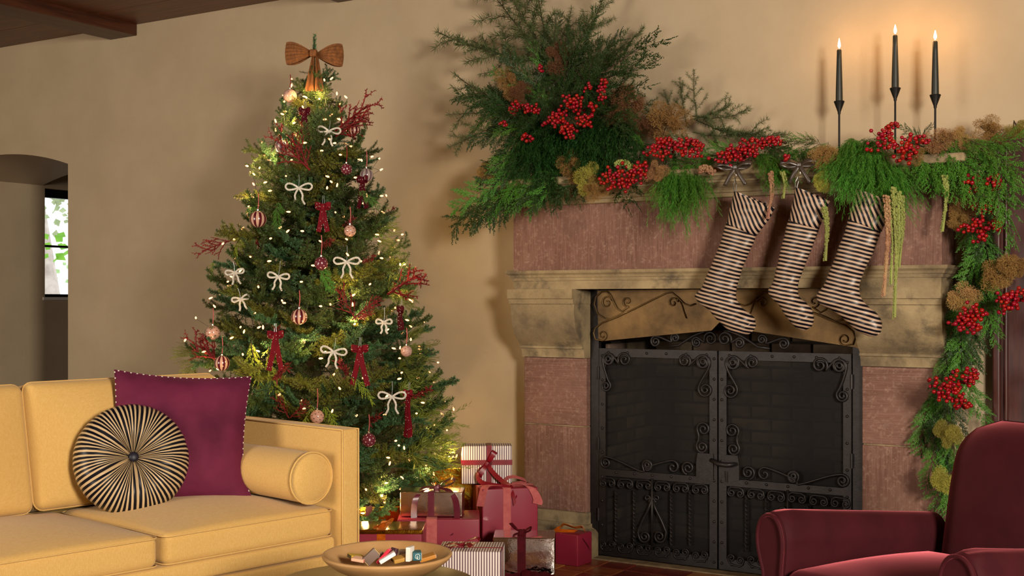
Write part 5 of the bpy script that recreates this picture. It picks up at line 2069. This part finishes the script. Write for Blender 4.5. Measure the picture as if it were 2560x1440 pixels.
def put(kind, rpx, tpx, yr, yt, label, cat, group, roll=None, face=None):
    me, ln = kind
    if cat in ('cedar spray', 'branch') or 'fern' in label:
        dx, dy = tpx[0] - rpx[0], tpx[1] - rpx[1]
        label += ', ' + ('rising' if dy < -25 else 'falling' if dy > 25 else 'level') + (' toward the sofa' if dx < -30 else ' toward the armchair' if dx > 30 else ' straight')
    return sprig({'cedar_spray': 'cedar_spray', 'larch_branch': 'larch_branch', 'fern_bunch': 'fern_bunch', 'smoke_plume': 'smoke_plume'}.get(me.name.split('.')[0], me.name.split('.')[0]),
                 me, ln, at(rpx[0], rpx[1], yr), at(tpx[0], tpx[1], yt), label, cat, group, face, roll)


# larch branches reaching up and out
for i, (t, rt, yt) in enumerate((((1092, 78), (1330, 150), 4.95), ((1190, -60), (1370, 160), 4.95), ((1180, 100), (1360, 150), 4.98), ((1260, -40), (1380, 170), 4.9), ((1340, -70), (1400, 180), 4.9),
                                 ((1430, 20), (1410, 200), 4.9), ((1520, -30), (1440, 170), 5.0), ((1610, 68), (1450, 160), 5.05), ((1560, 120), (1440, 200), 5.05), ((1480, 40), (1400, 200), 4.85), ((1135, 185), (1330, 260), 4.9),
                                 ((1120, 285), (1320, 270), 4.88), ((1122, 368), (1290, 290), 4.85), ((1255, 135), (1330, 240), 4.92), ((1578, 178), (1450, 280), 4.95), ((1640, 262), (1500, 250), 5.0), ((1390, 60), (1390, 210), 4.86), ((1300, 60), (1380, 200), 4.86))):
    put((LAR[i % 3], .5), rt, t, 5.0, yt, 'long larch branch with needle tufts ' + ARR, 'branch', 'larch branches of the tall arrangement')
for i, (t, rt) in enumerate((((1700, 195), (1720, 320)), ((1735, 175), (1745, 300)), ((1905, 330), (1740, 300)), ((1965, 335), (1780, 320)), ((1870, 270), (1730, 290)), ((1830, 260), (1725, 300)), ((1660, 225), (1690, 330)), ((1840, 330), (1730, 330)))):
    put((LAR[i % 3], .5), rt, t, 5.05, 5.0, 'larch branch arching over the middle of the mantel', 'branch', 'larch branches along the mantel')
# dark cedar mass of the arrangement
tips = [(1500, 95), (1560, 110), (1590, 85), (1450, 60), (1350, 105), (1280, 120), (1250, 160), (1180, 185), (1140, 190), (1175, 235), (1160, 260), (1200, 300), (1180, 340), (1245, 370), (1220, 420), (1280, 460),
        (1480, 170), (1520, 210), (1510, 260), (1460, 230), (1420, 140), (1380, 90), (1330, 210), (1300, 280), (1260, 320), (1340, 360), (1400, 390), (1460, 400), (1530, 380), (1560, 330), (1500, 330), (1420, 440), (1350, 440), (1300, 400)]
for i, t in enumerate(tips):
    root = (1395 + (t[0] - 1395) * .25 + rs.uniform(-25, 25), 290 + (t[1] - 290) * .2 + rs.uniform(-25, 25))
    put((CED[i % 3] if rs.random() < .92 else CEB[i % 3], .42), root, t, 5.0, rs.uniform(4.72, 4.98), 'dark green cedar spray ' + ARR, 'cedar spray', 'cedar sprays of the tall arrangement')
for i in range(46):     # short sprays that close the heart of the arrangement
    cx, cy = min(1540, max(1270, rs.gauss(1400, 75))), min(400, rs.gauss(300, 80))
    a = math.atan2(cy - 300, cx - 1400) + rs.uniform(-.8, .8)
    l = rs.uniform(60, 120)
    put((CED[i % 3] if i % 11 else CEB[i % 3], .42), (cx, cy), (cx + l * math.cos(a), min(455, cy + abs(l * math.sin(a)) * (1 if rs.random() < .6 else -1))), rs.uniform(4.86, 5.05), rs.uniform(4.74, 4.95), 'dark green cedar spray ' + ARR, 'cedar spray', 'cedar sprays of the tall arrangement')
for i in range(16):     # hung fern at the front of the arrangement
    x, y = rs.uniform(1300, 1580), rs.uniform(290, 380)
    put((FED[i % 2], .34), (x, y), (x + rs.uniform(-40, 40), y + rs.uniform(80, 120)), 4.92, 4.76, 'soft dark fern fronting the tall arrangement', 'fern', 'ferns of the tall arrangement')
# sprays over the mantel's left end
for i, (r0, t0) in enumerate((((1320, 430), (1088, 530)), ((1310, 440), (1120, 520)), ((1330, 440), (1150, 545)), ((1340, 420), (1190, 500)), ((1350, 430), (1210, 540)), ((1380, 420), (1250, 510)), ((1400, 420), (1300, 500)), ((1430, 420), (1340, 500)), ((1400, 430), (1380, 490)),
                              ((1420, 410), (1300, 470)), ((1350, 400), (1200, 450)), ((1330, 390), (1230, 410)), ((1460, 410), (1420, 480)), ((1380, 440), (1330, 510)), ((1300, 430), (1240, 520)), ((1360, 440), (1270, 500)), ((1400, 450), (1340, 505)), ((1330, 430), (1270, 480)), ((1440, 440), (1390, 500)), ((1310, 410), (1225, 470)), ((1450, 420), (1440, 470)))):
    put(((CEB if i % 2 else CED)[i % 3], .42), r0, t0, 4.92, 4.74, 'cedar spray draped over the mantel end nearest the tree', 'cedar spray', 'cedar sprays over the mantel end')
# along the shelf
for i in range(44):
    x = 1450 + i * 21 + rs.uniform(-12, 12)
    base = 402 - (x - 1450) * .045
    y = base + rs.uniform(-22, 6)
    up = rs.random() < .45
    put(((CED if rs.random() < .6 else CEB)[i % 3], .42), (x, y), (x + rs.uniform(-90, 90), y + (rs.uniform(-45, -10) if up else rs.uniform(5, 38))), rs.uniform(4.9, 5.05), rs.uniform(4.80, 4.92), 'cedar spray lying along the mantel shelf', 'cedar spray', 'cedar sprays along the mantel shelf')
# right end: long drooping sprays
for i, (r0, t0) in enumerate((((2300, 350), (2470, 440)), ((2330, 340), (2520, 430)), ((2360, 335), (2550, 470)), ((2290, 375), (2330, 450)), ((2310, 365), (2370, 430)), ((2350, 360), (2400, 450)), ((2330, 370), (2300, 430)), ((2270, 385), (2290, 440)), ((2280, 360), (2420, 440)), ((2270, 370), (2380, 450)), ((2340, 350), (2450, 400)), ((2420, 340), (2600, 420)), 
                              ((2380, 330), (2540, 370)), ((2460, 350), (2580, 330)), ((2300, 360), (2350, 440)), ((2440, 380), (2575, 560)), ((2450, 370), (2560, 450)), ((2350, 360), (2490, 470)))):
    put((CEB[i % 3], .42), r0, t0, 4.92, 4.78, 'bright cedar spray drooping over the mantel corner', 'cedar spray', 'cedar sprays at the mantel corner')
# hanging fern bunches
for i, (r0, t0, lb) in enumerate((((1690, 415), (1690, 585), 'a'), ((1720, 410), (1735, 545), 'a'), ((1665, 430), (1650, 520), 'a'), ((1705, 420), (1705, 560), 'a'), ((1675, 420), (1680, 540), 'a'), ((1735, 430), (1750, 520), 'a'),
                                  ((2120, 360), (2085, 480), 'b'), ((2140, 350), (2120, 500), 'b'), ((2165, 350), (2165, 520), 'b'), ((2190, 360), (2200, 520), 'b'), ((2150, 365), (2140, 540), 'b'), ((2200, 380), (2235, 500), 'b'), ((2110, 375), (2060, 455), 'b'), ((2225, 400), (2265, 520), 'b'), ((2180, 350), (2180, 480), 'b'),
                                  ((2130, 345), (2100, 440), 'b'), ((2230, 420), (2250, 560), 'b'),
                                  ((1930, 400), (1942, 480), 'c'), ((1945, 400), (1950, 470), 'c'), ((1900, 385), (1925, 440), 'c'))):
    nm = {'a': ('soft green fern bunch hanging left of the first stocking', 'fern bunches left of the stockings'), 'b': ('soft bright fern bunch over the last stocking', 'fern bunches over the last stocking'),
          'c': ('short green fern tuft between the first two stockings', 'fern tufts between stockings')}[lb]
    put((FEA[i % 2], .34), r0, t0, 4.88, 4.745, nm[0], 'fern', nm[1])
# short cedar tufts between the stockings
for i, (r0, t0) in enumerate((((1960, 385), (2030, 350)), ((1940, 390), (2010, 385)), ((1980, 380), (1990, 420)), ((1900, 390), (1930, 420)), ((1990, 370), (2040, 380)), ((1760, 390), (1770, 420)), ((1790, 400), (1750, 420)))):
    put((CEB[i % 3], .42), r0, t0, 4.95, 4.82, 'short bright cedar tuft on the shelf between stocking bows', 'cedar spray', 'cedar tufts between stocking bows')
# the fall of greenery right of the fireplace
for i in range(40):
    u = i / 39
    cx = 2430 - 55 * u + 30 * math.sin(u * 6)
    y = 470 + 690 * u
    sp = rs.uniform(-70, 80)
    put(((CEB if rs.random() < .7 else CED)[i % 3], .42), (cx + rs.uniform(-30, 30), y), (cx + sp, y + rs.uniform(110, 180)), 5.06, rs.uniform(4.92, 5.02), 'cedar spray in the garland hanging right of the fireplace', 'cedar spray', 'cedar sprays of the hanging garland')
gv = MB().tube([at(2420, 390, 5.06), at(2440, 600, 5.09), at(2400, 900, 5.09), at(2350, 1280, 5.09)], .006, 6)
go = gv.build('garland_stem', M['bark'], None, at(2350, 1280, 5.09), world=True)
tag(go, 'woody stem of the garland hanging right of the fireplace', 'stem')

# smoke bush plumes
def plume(px, py, rx, y, kind, label, group, sq=1.0, tilt=0.0):
    c = at(px, py, y)
    r = rx / FPX * (c - Vector((0, 0, CAMH))).dot(DV)
    o = bpy.data.objects.new('smoke_plume', PUF[kind][rs.randrange(2)])
    o.matrix_world = Matrix.Translation(c) @ Matrix.Rotation(TH, 4, 'Z') @ Matrix.Rotation(tilt, 4, 'Y') @ Matrix.Diagonal((r / .07, r / .07 * .8, r / .07 * sq, 1)) @ Matrix.Rotation(rs.uniform(0, 6), 4, 'Y')
    link(o)
    tag(o, label, 'smoke plume', group)


for px, py, rx, y, k, lb, sq in (
        (1565, 262, 48, 4.95, 'smoke_dark', 'dark umber smoke bush plume at the right of the tall arrangement', 1.2),
        (1545, 300, 34, 4.93, 'smoke_dark', 'umber smoke bush plume just under the dark one by the arrangement', 1.0),
        (1280, 205, 36, 4.9, 'smoke', 'ochre smoke bush plume in the upper left of the arrangement', 1.3),
        (1300, 235, 30, 4.88, 'smoke_dark', 'umber smoke bush plume beside the ochre one in the arrangement', 1.1),
        (1400, 150, 38, 4.95, 'smoke_dark', 'dark reddish plume high in the centre of the arrangement', 1.3),
        (1440, 415, 42, 4.82, 'smoke', 'ochre smoke bush plume on the mantel left of the berries', 1.0),
        (1470, 440, 40, 4.79, 'smoke_green', 'olive smoke bush plume hanging over the mantel edge', 1.2),
        (1490, 470, 32, 4.77, 'smoke', 'ochre plume wisp hanging low over the mantel edge', 1.0),
        (1215, 430, 34, 4.85, 'smoke', 'ochre smoke bush plume at the mantel end nearest the tree', .8),
        (1640, 430, 32, 4.80, 'smoke_pink', 'rosy brown smoke bush ball between berry clusters', 1.0),
        (1670, 305, 62, 4.98, 'smoke', 'large ochre smoke bush plume lying on the shelf behind berries', .72),
        (1625, 315, 36, 4.98, 'smoke_dark', 'umber plume left of the large ochre one', .8),
        (2065, 400, 36, 4.82, 'smoke', 'olive brown plume left of the bright fern', 1.5),
        (2060, 450, 26, 4.79, 'smoke_green', 'mossy plume hanging below the olive brown one', 1.3),
        (2355, 350, 48, 4.86, 'smoke_pink', 'rosy smoke bush plume right of the mantel berries', .75),
        (2400, 340, 34, 4.88, 'smoke_pink', 'rosy brown plume beside the other at the mantel corner', .8),
        (2285, 385, 26, 4.80, 'smoke', 'small ochre plume under the mantel berries', 1.0),
        (2480, 325, 50, 4.95, 'smoke', 'ochre plume rising at the mantel corner by the door', .7),
        (2535, 320, 40, 4.95, 'smoke_green', 'olive plume at the far right above the mantel corner', .7),
        (2410, 500, 44, 4.95, 'smoke_pink', 'rosy plume at the top of the hanging garland', .95),
        (2400, 550, 34, 4.93, 'smoke', 'ochre plume just under the rosy one in the hanging garland', .9),
        (2510, 680, 62, 4.92, 'smoke', 'large ochre plume in front of the door in the garland', .8),
        (2540, 665, 40, 4.92, 'smoke', 'ochre plume beside the large one at the right edge', .7),
        (2400, 750, 48, 4.90, 'smoke_pink', 'rosy plume above the berry cluster in the garland middle', .85),
        (2360, 1065, 34, 4.92, 'smoke_green', 'mossy plume low in the garland left of the armchair back', .8),
        (2385, 1100, 32, 4.90, 'smoke_green', 'mossy plume just above the armchair back', 1.1),
        (2362, 1190, 34, 4.90, 'smoke_green', 'lowest mossy plume half hidden by the armchair back', 1.4)):
    plume(px, py, rx, y, k, lb, 'smoke bush plumes', sq)

# amaranth ropes
AM = {}
for i, (px, y0, y1, yy, k, r, lb) in enumerate((
        (2216, 490, 745, 4.70, 'amaranth_pink', .011, 'long rosy amaranth tail hanging before the right stocking'),
        (2233, 470, 800, 4.70, 'amaranth', .0095, 'longest lime amaranth tail at the right stocking'),
        (2246, 480, 700, 4.71, 'amaranth', .009, 'lime amaranth tail at the right of the bunch'),
        (2224, 500, 715, 4.71, 'amaranth', .008, 'lime amaranth tail behind the rosy one'),
        (2254, 490, 672, 4.72, 'amaranth', .008, 'short lime amaranth tail at the right of the bunch'),
        (2060, 520, 655, 4.73, 'amaranth', .0105, 'lime amaranth tail hanging right of the middle stocking'),
        (1926, 430, 550, 4.745, 'amaranth_pink', .010, 'rosy amaranth tail hanging right of the first stocking'),
        (1955, 430, 498, 4.76, 'amaranth', .009, 'short lime amaranth tip between the first two stockings'),
        (2362, 440, 582, 4.82, 'amaranth', .010, 'lime amaranth tail at the frieze corner'))):
    a, b = at(px, y0, yy), at(px + (4 if i % 2 else -6), y1, yy - .005)
    L = (b - a).length
    o = amaranth_rope(60 + i, L, r).build('amaranth_tail', M[k])
    R, _ = frame_to(a, b, -DV)
    o.matrix_world = Matrix.Translation(a) @ R.to_4x4()
    tag(o, lb, 'amaranth', 'amaranth tails on the mantel')
for px, py, y, lb in ((1560, 410, 4.80, 'knobbly lime amaranth head between red berries'), (1590, 425, 4.79, 'second knobbly amaranth head beside red berries'), (1765, 425, 4.8, 'small pinkish amaranth head at the shelf edge')):
    a = at(px - 18, py, y); b = at(px + 22, py + 4, y - .01)
    o = amaranth_rope(int(px), (b - a).length, .013, .1).build('amaranth_bloom', M['amaranth' if px < 1700 else 'amaranth_pink'])
    R, _ = frame_to(a, b, -DV)
    o.matrix_world = Matrix.Translation(a) @ R.to_4x4()
    tag(o, lb, 'amaranth', 'amaranth heads on the mantel')

# ------------------------------------------------------------------ red berries
BER = MB().lathe([(max(.0003, .0082 * math.sin(PI * i / 8)), -.0082 * math.cos(PI * i / 8)) for i in range(9)], 12).mesh('berry', M['berry'], True)


def berries(px, py, rx, ry, n, y, label, group, tilt=0.0):
    c = at(px, py, y)
    k = (c - Vector((0, 0, CAMH))).dot(DV) / FPX
    o = thing('berry_cluster', label, 'berry cluster', c, TH, group)
    st = MB()
    hub = Vector((0, .03, ry * k * .2))
    done = []
    tries = 0
    while len(done) < n and tries < n * 30:
        tries += 1
        if tries % 7 == 1:
            sa, sq_ = rs.uniform(0, 2 * PI), rs.uniform(.15, .85)
            sub_c = (math.cos(sa) * sq_, math.sin(sa) * sq_)
        qx, qz = sub_c[0] + rs.gauss(0, .2), sub_c[1] + rs.gauss(0, .2)
        q = min(1.0, math.hypot(qx, qz))
        x, z = qx * rx * k * 1.08, qz * ry * k * 1.08
        x, z = x * math.cos(tilt) - z * math.sin(tilt), x * math.sin(tilt) + z * math.cos(tilt)
        yy = -.045 * math.sqrt(max(0, 1 - q * q)) + rs.uniform(-.008, .028)
        p = Vector((x, yy, z))
        if any((p - d_).length < .0138 for d_ in done): continue
        done.append(p)
        s = rs.uniform(.82, 1.08)
        b = inst('berry', BER, o, p, rot=(rs.uniform(0, 6), rs.uniform(0, 6), 0), scale=s)
        j = (hub + p) * .5 + Vector((rs.uniform(-.006, .006), .008, rs.uniform(-.004, .01)))
        st.tube([hub, j, p], .0011, 3)
    st.build('stems', M['berry_stem'], o)
    return o


GA, GM, GR = 'berry clusters of the tall arrangement', 'berry clusters on the mantel', 'berry clusters of the hanging garland'
for px, py, rx, ry, n, y, lb, g in (
        (1432, 257, 30, 24, 34, 4.80, 'dense red berry cluster uppermost in the centre of the arrangement', GA),
        (1396, 297, 28, 24, 34, 4.77, 'round red berry cluster left of centre in the arrangement', GA),
        (1421, 326, 26, 20, 28, 4.76, 'lowest red berry cluster in the centre of the arrangement', GA),
        (1460, 299, 24, 19, 26, 4.77, 'red berry cluster right of centre in the arrangement', GA),
        (1477, 266, 15, 11, 10, 4.80, 'small red berry cluster right of the uppermost one', GA),
        (1507, 222, 18, 26, 22, 4.84, 'tall loose red berry cluster at the right of the arrangement', GA),
        (1468, 217, 11, 13, 7, 4.86, 'tiny red berry cluster high in the arrangement', GA),
        (1284, 272, 18, 22, 15, 4.80, 'loose red berry cluster at the left of the arrangement', GA),
        (1330, 274, 24, 18, 18, 4.79, 'loose red berry cluster left of the round one', GA),
        (1320, 347, 18, 13, 12, 4.76, 'small red berry cluster low in the arrangement', GA),
        (1351, 176, 9, 13, 6, 4.88, 'tiny red berry cluster at the top of the arrangement', GA),
        (1254, 312, 9, 12, 6, 4.8, 'tiny red berry cluster at the left edge of the arrangement', GA),
        (1366, 312, 10, 8, 5, 4.77, 'few orange red berries left of the round cluster', GA),
        (1655, 371, 38, 26, 56, 4.80, 'large red berry cluster on the shelf, left half of a pair', GM),
        (1722, 373, 38, 24, 54, 4.80, 'large red berry cluster on the shelf, right half of a pair', GM),
        (1545, 450, 38, 34, 58, 4.76, 'red berry cluster hanging over the mantel edge near the tree', GM),
        (1597, 432, 24, 32, 34, 4.77, 'red berry cluster beside the knobbly amaranth head', GM),
        (1822, 388, 38, 22, 46, 4.79, 'red berry cluster just above the first ribbon bow', GM),
        (1872, 370, 34, 22, 42, 4.81, 'red berry cluster in the middle of the shelf row', GM),
        (1926, 355, 34, 13, 26, 4.84, 'long thin red berry cluster tapering on the shelf', GM),
        (1963, 395, 9, 9, 6, 4.79, 'few red berries above the gap between stockings', GM),
        (2212, 352, 34, 28, 38, 4.78, 'red berry cluster at the top of the bright fern, left half', GM),
        (2262, 372, 30, 30, 40, 4.77, 'red berry cluster at the top of the bright fern, right half', GM),
        (2224, 318, 18, 12, 10, 4.82, 'small red berry cluster standing above the bright fern', GM),
        (2302, 352, 22, 12, 14, 4.80, 'red berry cluster beside the rosy plume', GM),
        (2430, 462, 32, 26, 38, 4.88, 'red berry cluster at the mantel corner, left one', GR),
        (2474, 458, 26, 22, 28, 4.88, 'red berry cluster at the mantel corner, right one', GR),
        (2465, 520, 26, 22, 22, 4.90, 'loose red berry cluster below the mantel corner', GR),
        (2445, 570, 42, 28, 44, 4.88, 'red berry cluster in the upper hanging garland', GR),
        (2485, 565, 16, 22, 14, 4.9, 'red berries at the right of the upper garland cluster', GR),
        (2432, 785, 34, 22, 34, 4.85, 'red berry cluster under the rosy plume, right one', GR),
        (2412, 812, 38, 24, 40, 4.85, 'red berry cluster under the rosy plume, lower one', GR),
        (2510, 755, 30, 26, 36, 4.86, 'dark red berry cluster in front of the door', GR),
        (2548, 735, 28, 15, 20, 4.88, 'dark red berry cluster cut by the right edge', GR),
        (2365, 962, 38, 28, 42, 4.85, 'red berry cluster low in the garland, left one', GR),
        (2412, 938, 26, 26, 30, 4.86, 'red berry cluster low in the garland, right one', GR),
        (2388, 1000, 40, 20, 34, 4.85, 'lowest red berry cluster above the armchair', GR)):
    berries(px, py, rx, ry, n, y, lb, g)

# ------------------------------------------------------------------ labels: look-alikes are told apart by their place
ORDW = 'first second third fourth fifth sixth seventh eighth ninth tenth eleventh twelfth thirteenth fourteenth fifteenth sixteenth seventeenth eighteenth nineteenth twentieth'.split()
bpy.context.view_layer.update()
same = {}
for o in SC.objects:
    if o.parent is None and o.get('category') and o.get('label'):
        same.setdefault(o['label'], []).append(o)


def seen_x(o):
    c = o.matrix_world @ Vector((.2, 0, 0)) if o.type == 'MESH' else o.matrix_world.translation
    t = c.dot(DV)
    return c.dot(RV) / max(t, .01)


for lb, os_ in same.items():
    if 1 < len(os_) <= 20:
        for i, o in enumerate(sorted(os_, key=seen_x)):
            new = lb + ', ' + ORDW[i] + ' from the left'
            if len(new.split()) > 16:
                new = lb.replace('the ', '', 1) + ', ' + ORDW[i] + ' from left'
            if len(new.split()) <= 16:
                o['label'] = new
